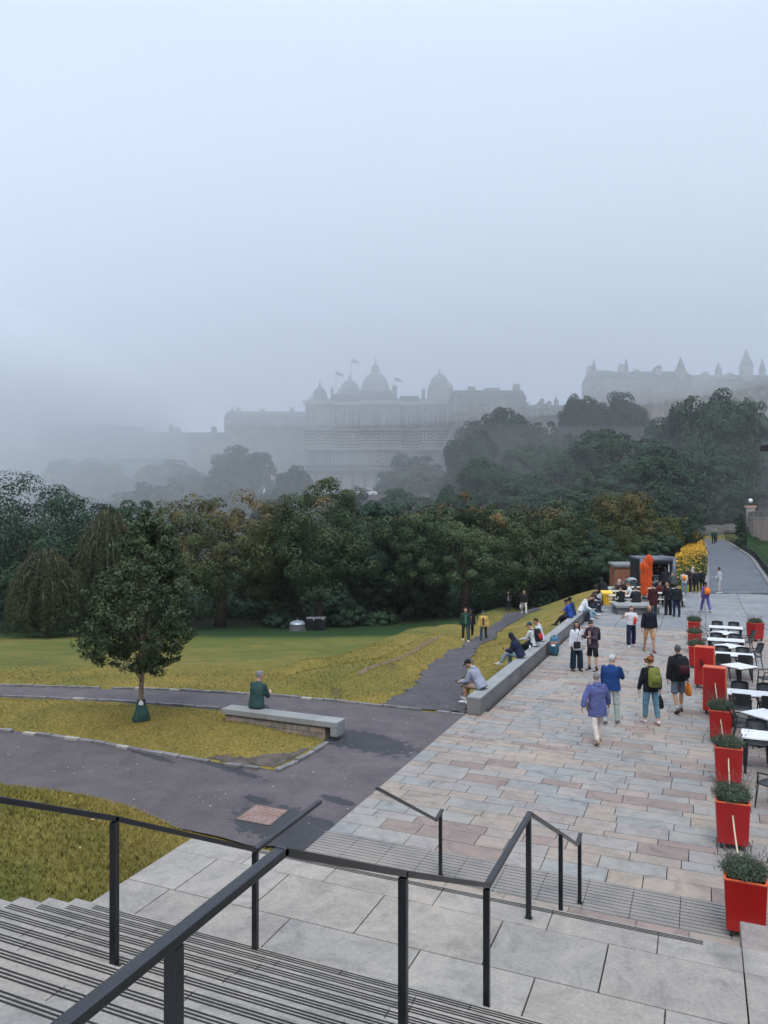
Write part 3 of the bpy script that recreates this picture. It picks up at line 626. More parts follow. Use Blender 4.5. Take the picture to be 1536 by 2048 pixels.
hill = [  # px, top, width, depth, variant, label
 (490,897,125,135,0,'hazy round tree on the misty hillside left of the domed building'),(452,930,90,128,3,'pale hazy tree left of the round misty tree'),(175,918,140,165,1,'faint round tree in the mist at the far left of the hillside'),
 (240,945,110,155,2,'faint low tree in the mist below the long dormered roof'),(330,925,120,160,0,'hazy tree in the mist below the flagpole'),(395,945,110,140,1,'hazy tree between two misty crowns left of the domed building'),
 (300,975,150,120,3,'misty pale tree low on the slope behind the bronze tree'),(420,985,130,110,2,'low misty tree showing just over the bronze tree'),(40,962,110,135,3,'faint pale tree at the left edge of the misty slope'),(130,985,110,115,0,'low misty tree behind the dark tree at the left edge'),
 (587,935,74,120,0,'dark tree in front of the foot of the domed building, left corner'),(560,980,90,108,1,'low misty tree left of the parked white car'),(535,1000,90,100,2,'low hazy tree behind the olive tree'),
 (835,918,150,130,3,'pale tree covering the right foot of the domed building'),(790,960,90,118,1,'small pale tree right of the parked white car'),(860,950,110,112,2,'mid-green misty tree below the domed building'),(815,985,120,100,0,'hazy tree just above the dark tree under the huge maple'),
 (965,835,110,150,1,'hazy tree below the dormered tenements, left one'),(1010,822,130,152,0,'tall hazy tree below the dormered tenements'),(1085,842,120,148,2,'hazy tree at the right end of the dormered tenements'),(940,870,110,128,0,'misty tree beside the right tower of the domed building'),
 (1155,790,70,160,1,'dark narrow tree rising above the hillside skyline'),(1225,798,130,165,0,'hazy tree right of the dark narrow tree on the skyline'),(1285,830,80,160,2,'small hazy tree in front of the tall tenement'),
 (980,925,130,105,0,'dark rounded tree above the rusty maple'),(1050,945,140,100,2,'dark tree above the rusty maple, nearer the kiosk'),(1070,890,150,122,1,'dark misty tree in the middle of the hillside'),(1130,920,140,110,0,'dark hillside tree above the columnar tree'),(1150,865,120,130,2,'misty tree below the dark narrow skyline tree'),
 (1240,868,200,108,0,'large dark domed tree in the middle of the right hillside'),(1310,900,190,98,1,'large dark tree above the yellowing tree'),(1220,930,160,98,2,'dark tree behind the rounded olive tree'),(1350,845,150,125,0,'hazy dark tree below the tall tenement'),
 (1432,785,160,126,1,'tall spreading tree breaking the skyline at the upper right'),(1500,812,110,132,3,'pale-leaved tree at the right end of the skyline'),(1395,880,180,116,2,'dark tree left of the long hillside steps'),(1440,905,140,115,0,'dark tree whose branches overhang the long hillside steps'),
 (1372,955,130,112,1,'dark tree above the far bend of the sloping path'),(1290,985,130,92,0,'dark low tree just above the yellowing tree'),(1180,975,120,92,1,'dark low tree behind the columnar tree'),(1445,985,100,113,2,'low dark tree at the foot of the hillside steps'),(1100,985,130,90,2,'dark low tree behind the small olive tree'),
 (905,975,100,92,1,'dark tree peeping over the huge maple'),(700,985,90,100,3,'low misty tree in front of the arcaded wall, left of the car')]
for i, (px, top, w, d, vi, lb) in enumerate(hill):
    d = min(195, d+45) if (px < 900 and d > 105) else (d+14 if px < 1370 else d+4)
    b = W(px, d, 0); g_ = hz(b.x, b.y); topz = H-(top-HOR)/F*d; rx = w/F*d/2*(1.0 if vi != 4 else 1.6); rz = max(rx*.75, min(rx*1.5, (topz-g_)*.52)) if vi != 4 else (topz-g_)*.6
    root = empty('hillside_tree', (b.x, b.y, g_), (i*2.4) % 6.28, lb, 'tree', 'trees on the misty hillside')
    c = link_mesh('crown', variants[vi], root); c.location = (0, 0, topz-g_-rz); c.scale = (rx*1.0, rx*1.0, rz)
    t = link_mesh('trunk', tk, root); t.scale = (rx, rx, max(1, topz-g_-rz)); 
# dense undergrowth that fills the wood floor: one mass
rng = np.random.default_rng(77); cc = []
for _ in range(800):
    px = rng.uniform(-150, 1480); d = rng.uniform(86, 180); b = W(px, d, 0)
    if px > 1330 and d < 112: continue
    cc.append((b.x, b.y, hz(b.x, b.y)+rng.uniform(.8, 3.0)))
for _ in range(160):
    px = rng.uniform(-100, 1330); d = rng.uniform(76, 88); b = W(px, d, 0); cc.append((b.x, b.y, hz(b.x, b.y)+rng.uniform(.5, 2.2)))
for _ in range(260):
    px = rng.uniform(-150, 1250); d = rng.uniform(69, 77); b = W(px, d, 0); cc.append((b.x, b.y, hz(b.x, b.y)+rng.uniform(-.6, .6)))
cc = np.array(cc); p, nr = crown_pts(cc, rng.uniform(1.6, 3.4, len(cc)), 75, rng, cc.mean(0)-np.array([0,0,80]))
V, Fq = leaf_quads(p, nr, .55, rng); uw = np_mesh('woodland_undergrowth', V, Fq, M_h1); tag(uw, 'dense misty woodland undergrowth filling the hillside between the trees', 'undergrowth', kind='stuff')

# ---------------- young oak ----------------
tp_ = G(283, 1443, .1); oak = empty('oak_tree', tp_, 0, 'young evergreen oak with a dark conical crown standing on the grass island', 'tree')
dO = -tp_.x*sa+tp_.y*ca; mpx = dO/F
prof = [(1026,300,12),(1050,300,36),(1080,296,60),(1110,296,80),(1150,292,98),(1190,288,112),(1220,278,126),(1250,274,122),(1280,274,114),(1310,272,96),(1330,285,55)]
rng = np.random.default_rng(9); cc = []; cr2 = []
for _ in range(400):
    y = 1024+310*rng.random()**.8; hw = np.interp(y, [q[0] for q in prof], [q[2] for q in prof]); cx = np.interp(y, [q[0] for q in prof], [q[1] for q in prof])
    a = rng.uniform(0, 6.283); rr = math.sqrt(rng.uniform(.05, 1))*hw*rng.uniform(.74, 1.02)
    cc.append(((cx-283)*mpx+rr*mpx*math.cos(a), rr*mpx*math.sin(a), (1443-y)*mpx)); cr2.append(rng.uniform(.12, .27)*min(1, .35+hw/70))
cc.append(((150-283)*mpx, .1, (1443-1232)*mpx)); cr2.append(.13); cc.append(((138-283)*mpx, .1, (1443-1226)*mpx)); cr2.append(.08)
cc = np.array(cc); p, nr = crown_pts(cc, np.array(cr2), 92, rng, np.array([0, 0, 2.6]), .25, .8); M3 = np.array([[ca, -sa, 0], [sa, ca, 0], [0, 0, 1]])
p = p@M3.T; V, Fq = leaf_quads(p, unit(nr+rng.normal(size=nr.shape)*.5), .085, rng, .42)
F_oak = foliage_mat('oak_leaves', (.012,.026,.012), (.11,.145,.075), (.15,.125,.075), .98, 1.2, .6)
np_mesh('crown', V, Fq, F_oak, oak)
mb = MB(); mb.tube([(0,0,-.15),(-.01,0,.5),(.02,0,1.3),(.03,0,2.2),(.03,0,3.4),(.05,0,4.9)], [.075,.062,.058,.05,.03,.008], 10)
r_ = random.Random(4)
for i in range(34):
    t = Vector(cc[r_.randrange(len(cc))]@M3.T)*.96; s0 = Vector((.03, 0, min(max(.95, t.z*.72-.1), 4.0))); m_ = s0.lerp(t, .5)+Vector((0,0,.08)); mb.tube([s0, m_, t], [.022, .013, .005], 5)
mb.build('trunk', M_bark2, oak, smooth=True)
bag = MB(); rg = []
for z, r0, wv in ((0.0,.17,.05),(.1,.20,.03),(.25,.165,.02),(.42,.11,.012),(.52,.085,.01),(.56,.10,.012)):
    rg.append((z, r0, wv))
vs = []; n = 28
for z, r0, wv in rg:
    for k in range(n): t = 2*math.pi*k/n; q = r0+wv*math.sin(t*7+z*9)+wv*.5*math.sin(t*3+1); vs.append((q*math.cos(t), q*math.sin(t), z))
fs = [(i*n+k, i*n+(k+1)%n, (i+1)*n+(k+1)%n, (i+1)*n+k) for i in range(len(rg)-1) for k in range(n)]
wb = MB().add(vs, fs).build('watering_bag', simple('green_plastic', (.02,.06,.05), .4, .3, 8, .5), smooth=True)
wb.location = tp_+Vector((0,0,-.02)); tag(wb, 'dark green watering bag tied round the foot of the young oak', 'watering bag')
lb = MB(); lb.box((.07, -.09, .5), (.11, .006, .08), .5); lb.box((.05,-.075,.55), (.05,.004,.03), .5); o = lb.build('tag', simple('white_plastic', (.75,.75,.75), .5, .05), wb)
# ---------------- grass blades where turf is near the viewer ----------------
def blades(name, label, P, z, hgt, wid, seed, mat):
    rng = np.random.default_rng(seed); n = len(P); a = rng.uniform(0, 6.283, n); l = rng.uniform(.2, .9, n); h_ = hgt*rng.uniform(.5, 1.4, n)
    dx, dy = np.cos(a), np.sin(a); b = np.column_stack([P, z]); s_ = np.column_stack([-dy, dx, np.zeros(n)])*wid*.5
    tipv = b+np.column_stack([dx*l*h_, dy*l*h_, h_]); mid = b+np.column_stack([dx*l*h_*.35, dy*l*h_*.35, h_*.6])
    V = np.stack([b-s_, b+s_, mid+s_*.8, tipv], 1).reshape(-1, 3)
    o = np_mesh(name, V, np.arange(n*4).reshape(-1, 4), mat); return tag(o, label, 'grass', kind='stuff')
M_blade = grass_mat('grass_blades', True); rng = np.random.default_rng(1)
P = np.column_stack([rng.uniform(-13.5, -5.52, 90000), rng.uniform(4.6, 13, 90000)]); keep = rng.random(len(P)) < np.clip(1.2-(np.hypot(P[:,0], P[:,1])-7)/9, .15, 1); P = P[keep]
z = hN(P); sd = poly_sd(P, ASPH2); k_ = (sd > .05) & (P[:, 0] < XL-.02); P, z = P[k_], z[k_]
blades('grass', 'short tufted yellow-green grass on the bank beside the stone stairs', P, z-.01, .055, .011, 1, M_blade)
P = np.column_stack([rng.uniform(-24, ISL[:,0].max(), 60000), rng.uniform(ISL[:,1].min(), ISL[:,1].max(), 60000)]); s_ = poly_sd(P, ISL); bs = np.array([(p.x, p.y) for p in pl]) if False else None
k_ = s_ < -.12; P = P[k_]; z = isl_h(P); k_ = poly_sd(P, SOIL) > 0; P, z = P[k_], z[k_]
blades('grass', 'golden mown grass on the island around the young oak', P, z-.01, .038, .012, 2, M_blade)
P = np.column_stack([rng.uniform(-46, -5.9, 260000), rng.uniform(8, 44, 260000)]); sd = poly_sd(P, ASPH2)
gp = np.array([(p.x, p.y) for p in GP_L+GP_R[::-1]]); k_ = (sd > .08) & (poly_sd(P, gp) > .05) & (rng.random(len(P)) < np.clip(1.3-(P[:,1]-18)/20, .2, 1)*np.clip(np.maximum((30-(P[:,1]*ca-P[:,0]*sa))/7, (P[:,0]+16)/3), 0, 1)) & (P[:,1]*ca-P[:,0]*sa > 19); P = P[k_]; z = hN(P)
blades('grass', 'golden rough grass on the banks either side of the gravel path', P, z-.01, .055, .02, 3, M_blade)
# ---------------- buildings on the hill ----------------
M_st = simple('sandstone_grey', (.27,.25,.225), .9, .3, .35, .3, .2); M_st2 = simple('sandstone_dark', (.11,.105,.10), .9, .35, .3, .3, .2)
M_stl = simple('sandstone_pale', (.36,.33,.30), .9, .2, .4, .3, .2); M_slate = simple('roof_slate', (.07,.075,.085), .7, .2, 1, .3); M_lead = simple('copper_dome', (.10,.15,.14), .6, .2, .8, .2)
M_pane = simple('window_glass', (.02,.025,.03), .15, .1, 1, 0, .6); M_wfr = simple('white_window_paint', (.75,.75,.73), .6, .05, 1, 0)
def banded(name, c1, c2, per):
    g = NG(name); sp = g.n('ShaderNodeSeparateXYZ'); g.l(g.obj(), sp.inputs[0]); w = g.math('FRACT', g.math('MULTIPLY', sp.outputs['Z'], 1/per))
    n = g.noise(.5, g.obj(), 5); c = g.mix(c1, c2, g.math('GREATER_THAN', w, .72)); c = g.mix(c, g.ramp(n, [(.3, (.7,.7,.7)), (.7, (1.25,1.2,1.15))]), 1, 'MULTIPLY'); return g.out(c, .9, .2)
M_rust = banded('rusticated_stone', (.33,.30,.265), (.07,.068,.065), .95)
class Bld:
    def __init__(s, name, label, cat, pxc, d, group=None):
        s.d = d; s.k = d/F; s.pxc = pxc; o = W(pxc, d, 0); s.root = empty(name, (o.x, o.y, 0), YAW, label, cat, group)
    def u(s, px): return (px-s.pxc)*s.k
    def z(s, py): return H-(py-HOR)*s.k
    def bx(s, mb, x0, x1, y0, y1, w0, w1, mi=0):         # image box with depth w0..w1 behind the reference plane
        a, b = s.u(x0), s.u(x1); c, e = s.z(y1), s.z(y0); return mb.box(((a+b)/2, (w0+w1)/2, (c+e)/2), (b-a, w1-w0, e-c), mi=mi)
    def window(s, px, py, wpx, hpx, w, frame=True, arch=False):
        x, z = s.u(px), s.z(py); a, b = wpx*s.k, hpx*s.k; m = MB()
        m.box((x, w+.02, z), (a, .1, b), mi=1)
        if frame:
            t = min(.18, a*.16)
            for sx_ in (-1, 1): m.box((x+sx_*(a/2-t/2), w-.05, z), (t, .12, b), mi=0)
            for sz_ in (-1, 0, 1): m.box((x, w-.05, z+sz_*(b/2-t/2)), (a-2*t, .12, t), mi=0)
        m.box((x, w-.12, z-b/2-.12), (a*1.25, .35, .2), mi=2)
        if arch: m.tube([(x, w+.15, z+b/2), (x, w-.2, z+b/2)], a*.62, 12, mi=2)
        return m.build('window', [M_wfr, M_pane, M_stl], s.root)
    def part(s, name, mb, mats, smooth=False): return mb.build(name, mats, s.root, smooth)
def dome(mb, c, r, hgt, n=20, mi=0, ribs=True):
    rg = []
    for i in range(9):
        t = i/8*math.pi/2; rg.append(((c[0], c[1], c[2]+hgt*math.sin(t)), max(.02, r*math.cos(t)), max(.02, r*math.cos(t))))
    mb.loft(rg, n, mi)
def drum(mb, c, r, h_, n=20, mi=0): mb.loft([((c[0], c[1], c[2]), r, r), ((c[0], c[1], c[2]+h_), r, r)], n, mi)
# domed bank headquarters
B = Bld('domed_building', 'large domed stone building with banded storeys and corner towers fading into the fog', 'building', 768, 225)
m = MB(); B.bx(m, 617, 905, 812, 1010, 0, 30); B.part('wall', m, M_st)
m = MB()
for x0, x1 in ((612,668),(722,800),(840,915)): B.bx(m, x0, x1, 808, 905 if x0 != 722 else 932, -2.2, 0.02)
B.part('pavilion', m, M_st)
m = MB(); B.bx(m, 615, 908, 862, 897, -.35, 0.1)
for x0, x1 in ((610,669),(720,802),(838,917)): B.bx(m, x0, x1, 863, 896, -2.55, -2.25)
B.part('rusticated_storey', m, M_rust)
m = MB()
for y0, y1, pr in ((804,811,1.1),(858,863,.7),(896,901,.7)):
    B.bx(m, 614, 909, y0, y1, -pr, .15)
    for x0, x1 in ((608,670),(718,804),(836,918)): B.bx(m, x0, x1, y0-.5, y1+.3, -2.3-pr, -2.2)
B.part('cornice', m, M_stl)
m = MB()
for x0 in list(range(622,668,9))+list(range(676,722,9))+list(range(727,800,10))+list(range(806,838,8))+list(range(845,912,10)):
    w_ = -2.2 if (612 < x0 < 668 or 722 < x0 < 800 or 840 < x0) else 0
    B.bx(m, x0-1.3, x0+1.3, 812, 858, w_-.45, w_+.05)
B.part('column', m, M_stl)
for px in (640,668,694,725,765): B.window(px, 915, 6.5, 14, -2.2 if 722 < px < 800 else 0, arch=True)
for px in (805,821,852,875): B.window(px, 916, 5, 13, 0 if px < 840 else .0, arch=True)
for px in (640,692,708,766,806,848,868,898): B.window(px, 878, 5, 16, (-2.55 if (612 < px < 668 or 722 < px < 800 or px > 840) else -.35))
for px in (640,672,694,712,745,767,788,818,850,870,895): B.window(px, 841, 5, 20, (-2.2 if (612 < px < 668 or 722 < px < 800 or px > 840) else 0))
for px in (640,694,712,745,767,788,818,838,870,895): B.window(px, 819, 4.5, 7, (-2.2 if (612 < px < 668 or 722 < px < 800 or px > 840) else 0))
m = MB(); zc = B.z(806)
for x0, x1, yt in ((617,905,796),(664,720,786),(716,786,780),(800,838,790)): B.bx(m, x0, x1, yt, 806, 1+(x0>617)*.5, 29-(x0>617)*.5)
for (xa, ya, xb, yb) in ((722,806,761,790),(800,806,761,790)): pass
ux = [B.u(722), B.u(761), B.u(800)]; zz = [B.z(805), B.z(789)]
m.add([(ux[0], -2.4, zz[0]), (ux[2], -2.4, zz[0]), (ux[1], -2.4, zz[1]), (ux[0], 8, zz[0]), (ux[2], 8, zz[0]), (ux[1], 8, zz[1])], [(0,1,2),(5,4,3),(0,2,5,3),(1,4,5,2),(0,3,4,1)])
B.part('roof', m, M_slate)
m = MB(); c = (B.u(750), 12, B.z(800)); m.box((c[0], 12, B.z(793)), (9.5, 9.5, (806-780)*B.k)); drum(m, (c[0], 12, B.z(783)), 4.4, (783-762)*B.k, 20)
for i in range(10): a = i*.628; m.tube([(c[0]+4.6*math.cos(a), 12+4.6*math.sin(a), B.z(783)), (c[0]+4.6*math.cos(a), 12+4.6*math.sin(a), B.z(763))], .35, 6)
B.part('drum', m, M_st)
m = MB(); dome(m, (c[0], 12, B.z(764)), 4.3, (764-729)*B.k); drum(m, (c[0], 12, B.z(735)), 1.3, 14*B.k, 10); dome(m, (c[0], 12, B.z(721)), 1.4, 8*B.k, 10); m.tube([(c[0], 12, B.z(714)), (c[0], 12, B.z(692))], [.35, .06], 6)
B.part('dome', m, M_lead, True)
def tower(pxc, y0, y1, wpx, w, mat=M_st):
    m = MB(); r = wpx*B.k/2; B.bx(m, pxc-wpx/2-3, pxc+wpx/2+3, y0+16, y1, w-1, w+9); drum(m, (B.u(pxc), w+4, B.z(y0+16)), r*.92, 8*B.k, 16)
    for s_ in (-1, 1): m.tube([(B.u(pxc)+s_*r, w-.6, B.z(y0+20)), (B.u(pxc)+s_*r, w-.6, B.z(y0+8))], [.9, .1], 8)
    B.part('tower', m, mat); m = MB(); dome(m, (B.u(pxc), w+4, B.z(y0+10)), r*.98, 25*B.k, 16); m.tube([(B.u(pxc), w+4, B.z(y0-14)), (B.u(pxc), w+4, B.z(y0-30))], [.45, .08], 6); B.part('dome', m, M_lead, True)
tower(880, 760, 806, 40, -2); tower(638, 785, 806, 32, -1); tower(697, 766, 806, 40, 3)
for px, y0, w_ in ((660,765,5),(790,762,10),(850,768,7),(820,798,6)): m = MB(); B.bx(m, px-w_/2, px+w_/2, y0, 800, 8, 11); B.part('chimney', m, M_st2)
for px, y0, y1 in ((700,704,760),(790,742,765),(668,730,768)):
    m = MB(); m.tube([(B.u(px), 9, B.z(y1)), (B.u(px), 9, B.z(y0))], .09, 5); f_ = MB(); a0 = (B.u(px), B.z(y0)); L_ = 16*B.k; vs = []
    for i in range(7):
        t = i/6; vs += [(a0[0]+L_*t, 9+.25*math.sin(t*7), a0[1]-t*L_*.45), (a0[0]+L_*t, 9.02+.25*math.sin(t*7), a0[1]-t*L_*.45-L_*.5*(1-t*.3))]
    f_.add(vs, [(2*i, 2*i+1, 2*i+3, 2*i+2) for i in range(6)]); p_ = B.part('flagpole', m, M_st2); f_.build('flag', simple('flag_cloth', (.06,.09,.22), .8, .2), p_)
# arcaded retaining wall and balustrade below it
A = Bld('arcaded_wall', 'tall arcaded stone retaining wall with dark pilasters at the foot of the domed building', 'wall', 700, 212)
m = MB(); A.bx(m, 540, 905, 948, 1010, 0, 6); A.part('wall', m, simple('harled_panel', (.46,.40,.36), .9, .15, .3, .2))
m = MB(); A.bx(m, 612, 905, 932, 948, -1, 7); A.part('balustrade', m, M_st); m = MB(); A.bx(m, 610, 906, 931, 933, -1.5, 7); A.bx(m, 610, 906, 941, 945, -1.7, .5); A.part('coping', m, M_st2)
for px in list(range(658,880,24))+[556,580,632]:
    m = MB(); A.bx(m, px-3.6, px+3.6, 948, 1010, -.8, .02)
    for k in range(5): A.bx(m, px-4.1, px+4.1, 950+k*8, 953+k*8, -1.0, 0, 1)
    m.build('pilaster', [M_st2, M_stl], A.root)
# dormered tenements, stepped down to the right
def tenement(name, label, d, x0, x1, yroof, yeave, ybase, wins, chims, mat=M_st, dorm=(), group='tenements on the skyline', spires=(), depth=12, gable=True):
    B = Bld(name, label, 'building', (x0+x1)/2, d, group); m = MB(); B.bx(m, x0, x1, yeave, ybase, 0, depth); B.part('wall', m, mat)
    m = MB(); a, b = B.u(x0)-.2, B.u(x1)+.2; ze, zr = B.z(yeave), B.z(yroof)
    m.add([(a,-.3,ze),(b,-.3,ze),(b,depth+.3,ze),(a,depth+.3,ze),(a+.5,depth*.3,zr),(b-.5,depth*.3,zr),(b-.5,depth*.7,zr),(a+.5,depth*.7,zr)], [(0,1,5,4),(1,2,6,5),(2,3,7,6),(3,0,4,7),(4,5,6,7),(0,3,2,1)]); B.part('roof', m, M_slate)
    for (px, py, w_, h_) in wins: B.window(px, py, w_, h_, 0)
    for (px, w_, y0) in chims:
        m = MB(); B.bx(m, px-w_/2, px+w_/2, y0, yeave, depth*.35, depth*.6)
        for k in range(max(1, int(w_/3))): m.tube([(B.u(px-w_/2+1.5+k*3), depth*.47, B.z(y0)-.3), (B.u(px-w_/2+1.5+k*3), depth*.47, B.z(y0-2.5))], .22, 6)
        B.part('chimney', m, mat)
    for (px, py, w_) in dorm:
        m = MB(); B.bx(m, px-w_/2-1, px+w_/2+1, py-w_*.8, py+w_*.9, .6, depth*.3, 0); q = B.u(px); t_ = B.z(py-w_*.8); e_ = (w_/2+2)*B.k
        m.add([(q-e_,.4,t_),(q+e_,.4,t_),(q,.4,t_+e_),(q-e_,depth*.35,t_),(q+e_,depth*.35,t_),(q,depth*.35,t_+e_)], [(0,1,2),(5,4,3),(0,2,5,3),(1,4,5,2)], 1); B.part('dormer', m, [mat, M_slate]); B.window(px, py, w_*.8, w_*1.1, .6)
    for (px, w_, yb, yt) in spires:
        m = MB(); r = w_*B.k/2; m.loft([((B.u(px), 1, B.z(yb)), r, r), ((B.u(px), 1, B.z(yt+(yb-yt)*.55)), r, r)], 10); B.part('turret', m, mat)
        m = MB(); m.loft([((B.u(px), 1, B.z(yt+(yb-yt)*.55)), r*1.15, r*1.15), ((B.u(px), 1, B.z(yt)), .05, .05)], 10); B.part('spire', m, M_slate)
    return B
tenement('tenement', 'dormered stone tenement with tall chimneys just right of the domed building', 205, 905, 1052, 776, 796, 880,
         [(px, py, 4.2, 6.5) for px in (912,922,933,962,972,984,1002,1015,1032) for py in (818,836,850)]+[(912,797,4,7),(928,797,4,7)], [(948,14,768),(990,30,771),(1040,12,763),(905,6,768)], dorm=((955,803,6),(984,801,7),(1014,800,7)), gable=True)
tenement('tenement', 'low faint tenement with small gables stepping down between the trees', 215, 1050, 1140, 806, 818, 880, [(px, 826, 3.5, 5) for px in (1062,1075,1090,1104,1120)], [(1060,8,800),(1092,7,793),(1122,6,795)], dorm=((1078,812,5),(1100,810,6)), spires=((1113,5,815,790),))
tenement('tenement', 'tall tenement with small turrets and rows of windows above the right-hand trees', 215, 1186, 1386, 738, 757, 880,
         [(px, py, 4.5, 8) for px in (1197,1213,1228,1262,1290,1310,1325,1342,1362) for py in (778,805,828)], [(1190,7,726),(1218,26,735),(1255,7,722),(1285,10,733),(1330,10,735)], mat=simple('sandstone_warm', (.31,.265,.235), .9, .25, .35, .3, .2), dorm=((1205,757,5),(1222,757,5),(1268,752,5),(1320,742,9)), spires=((1190,9,760,716),(1255,8,750,715),(1364,20,765,712)))
tenement('tenement', 'misty turreted block at the right edge with a pointed spire', 235, 1386, 1640, 745, 760, 890,
         [(px, py, 4.5, 8) for px in (1400,1420,1444,1470,1500,1525) for py in (785,812,840)], [(1425,8,738),(1450,8,742),(1475,8,740),(1600,10,738)], dorm=((1410,758,6),(1470,757,6)), spires=((1440,14,760,722),(1496,26,765,696),(1528,12,760,715)))
tenement('tenement', 'ghostly gabled block left of the domed building, nearly lost in fog', 250, 448, 618, 820, 838, 960, [(px, py, 4, 8) for px in (470,500,530,560,590) for py in (860,890)], [(470,8,812),(520,10,815),(580,8,812)], spires=((463,10,840,812),))
tenement('tenement', 'long low dormered roof showing small white windows through the mist', 215, 198, 312, 914, 926, 990, [(214,934,6,7),(232,934,8,7),(254,934,6,7),(260,934,5,7),(280,934,7,7),(240,952,8,9),(258,952,8,9)], [(205,5,908)])
tenement('tenement', 'faint stepped roofline in the fog above the dormered roof', 245, 270, 450, 862, 880, 960, [(px, 900, 4, 7) for px in (300,330,360,400,430)], [(332,5,845),(345,8,852),(420,8,850)])
tenement('tenement', 'faint long block at the left in the fog', 255, 70, 275, 850, 880, 980, [(px, 905, 4, 7) for px in (90,120,150,180,230)], [(100,10,842),(200,8,845)])
tenement('church', 'faint church with a pointed spire at the far left edge in the fog', 245, -60, 64, 902, 915, 990, [(px, 938, 3, 9) for px in (10,30,50)], [], spires=((18,16,930,862),(66,6,920,885)), group=None)
m = MB(); b_ = W(303, 190, 0); fp = empty('flagpole', (b_.x, b_.y, hz(b_.x, b_.y)), 0, 'thin white flagpole standing in the mist at the left', 'flagpole'); z1 = H+(1030-868)/F*190-fp.location.z
m.tube([(0,0,-.2),(0,0,z1*.5),(0,0,z1)], [.14,.11,.06], 6); m.ball((0,0,z1), .14); m.build('pole', M_wfr, fp)
# white car on the hill road
p_ = V3(733, 985, 150); car = empty('parked_car', (p_.x, p_.y, p_.z-.75), YAW+.15, 'white hatchback parked in front of the arcaded wall', 'car')
m = MB(); prof_ = [(-2.0,.35),(-2.05,.75),(-1.5,.92),(-.75,1.38),(.7,1.42),(1.45,.98),(2.05,.85),(2.1,.35)]; n_ = len(prof_)
m.add([(x, -.85, z) for x, z in prof_]+[(x, .85, z) for x, z in prof_], [tuple(range(n_-1,-1,-1)), tuple(range(n_, 2*n_))]+[(i, (i+1)%n_, n_+(i+1)%n_, n_+i) for i in range(n_)])
m.build('body', simple('white_car_paint', (.75,.76,.78), .25, .03, 2, 0, .6), car, bevel=.06); m = MB(); m.add([(x, y_, z) for y_ in (-.86, .86) for x, z in ((-1.35,.95),(-.7,1.3),(.62,1.33),(1.25,.98))], [(0,1,2,3),(7,6,5,4)]); m.add([(-1.5,-.7,.94),(-.8,-.65,1.36),(-.8,.65,1.36),(-1.5,.7,.94)], [(0,3,2,1)]); m.build('window', M_pane, car)
for x in (-1.3, 1.3):
    for y_ in (-.8, .8): m = MB(); m.tube([(x, y_-.1, .32), (x, y_+.1, .32)], .32, 14); w_ = m.build('wheel', simple('tyre', (.02,.02,.02), .8), car, True); m = MB(); m.tube([(x, y_-.12, .32), (x, y_+.12, .32)], .2, 10); m.build('rim', simple('rim_metal', (.4,.4,.42), .4, .1, 3, 0, .5, .8), w_)
rb = MB(); q = V3(768, 998, 150)
rb.bar(W(640, 152, q.z-.9), W(860, 150, q.z-.4), 9, .5); tag(rb.build('hill_road', M_ramp), kind='structure')
b2 = MB(); b2.bar(W(640, 147.6, q.z-.2), W(860, 145.6, q.z+.3), .4, 1.2)
tag(b2.build('roadside_wall', M_st2), 'low dark wall in front of the parked white car', 'wall')
# retaining wall with pink pilasters and parapet, right edge
wall = empty('gallery_wall', W(1530, 72, 0), 0, 'grey curved retaining wall with pink panels and a parapet at the right edge', 'wall'); o0 = Vector(wall.location)
P_ = [W(1501, 106, 0), W(1505, 102, 0), W(1511, 97, 0), W(1525, 90, 0), W(1545, 83.5, 0), W(1600, 73, 0), W(1720, 60, 0)]
m = MB(); mp = MB(); mc = MB(); ml = MB()
for i in range(len(P_)-1):
    a_, b_ = P_[i].copy(), P_[i+1].copy(); L_ = (b_-a_).length; a_ -= o0; b_ -= o0; rz_ = math.atan2((b_-a_).y, (b_-a_).x)
    a_.z = b_.z = 2.65; m.bar(a_, b_, .5, 4.3); a_.z = b_.z = 4.88; ml.bar(a_, b_, .66, .18); a_.z = b_.z = 5.3; mc.bar(a_, b_, .56, .66); a_.z = b_.z = 5.67; ml.bar(a_, b_, .64, .09)
    n_ = max(1, int(L_/1.5))
    for k in range(n_*2): p = a_.lerp(b_, (k+.5)/n_/2); mc.box((p.x, p.y, 5.3), (.14, .62, .64), rz_)
    if i >= 2:
        for k in range(n_):
            p = a_.lerp(b_, (k+.5)/n_); mp.box((p.x, p.y, 2.9), (.18, .66, 3.76), rz_, 0); p2 = a_.lerp(b_, (k+1)/n_); mp.box((p2.x, p2.y, 2.85), (1.1, .53, 3.66), rz_, 1)
m.build('wall', M_stl, wall); mc.build('parapet', M_st, wall); ml.build('ledge', M_stl, wall); mp.build('pilaster', [simple('pink_stone', (.58,.48,.42), .8, .1, 2), simple('pink_panel', (.42,.30,.25), .85, .25, 2)], wall)
pm = MB(); q = P_[0]-o0; pm.box((q.x, q.y, 3.4), (1.1, 1.1, 5.8)); pm.box((q.x, q.y, 6.4), (1.5, 1.5, .25), mi=1); pm.build('pier', [M_stl, simple('pier_cap', (.5,.28,.22), .8)], wall)
lp = empty('globe_lamp', (P_[0].x, P_[0].y, 6.5), 0, 'white globe lamp standing on the stone pier at the right edge', 'street lamp'); m = MB(); m.tube([(0,0,0),(0,0,.5)], [.12,.05], 8); m.build('post', simple('black_iron', (.02,.022,.025), .5), lp); m = MB(); m.ball((0,0,.74), .30, 14, 10); m.build('globe', simple('opal_glass', (.8,.82,.85), .2, .02, 1, 0), lp, True)
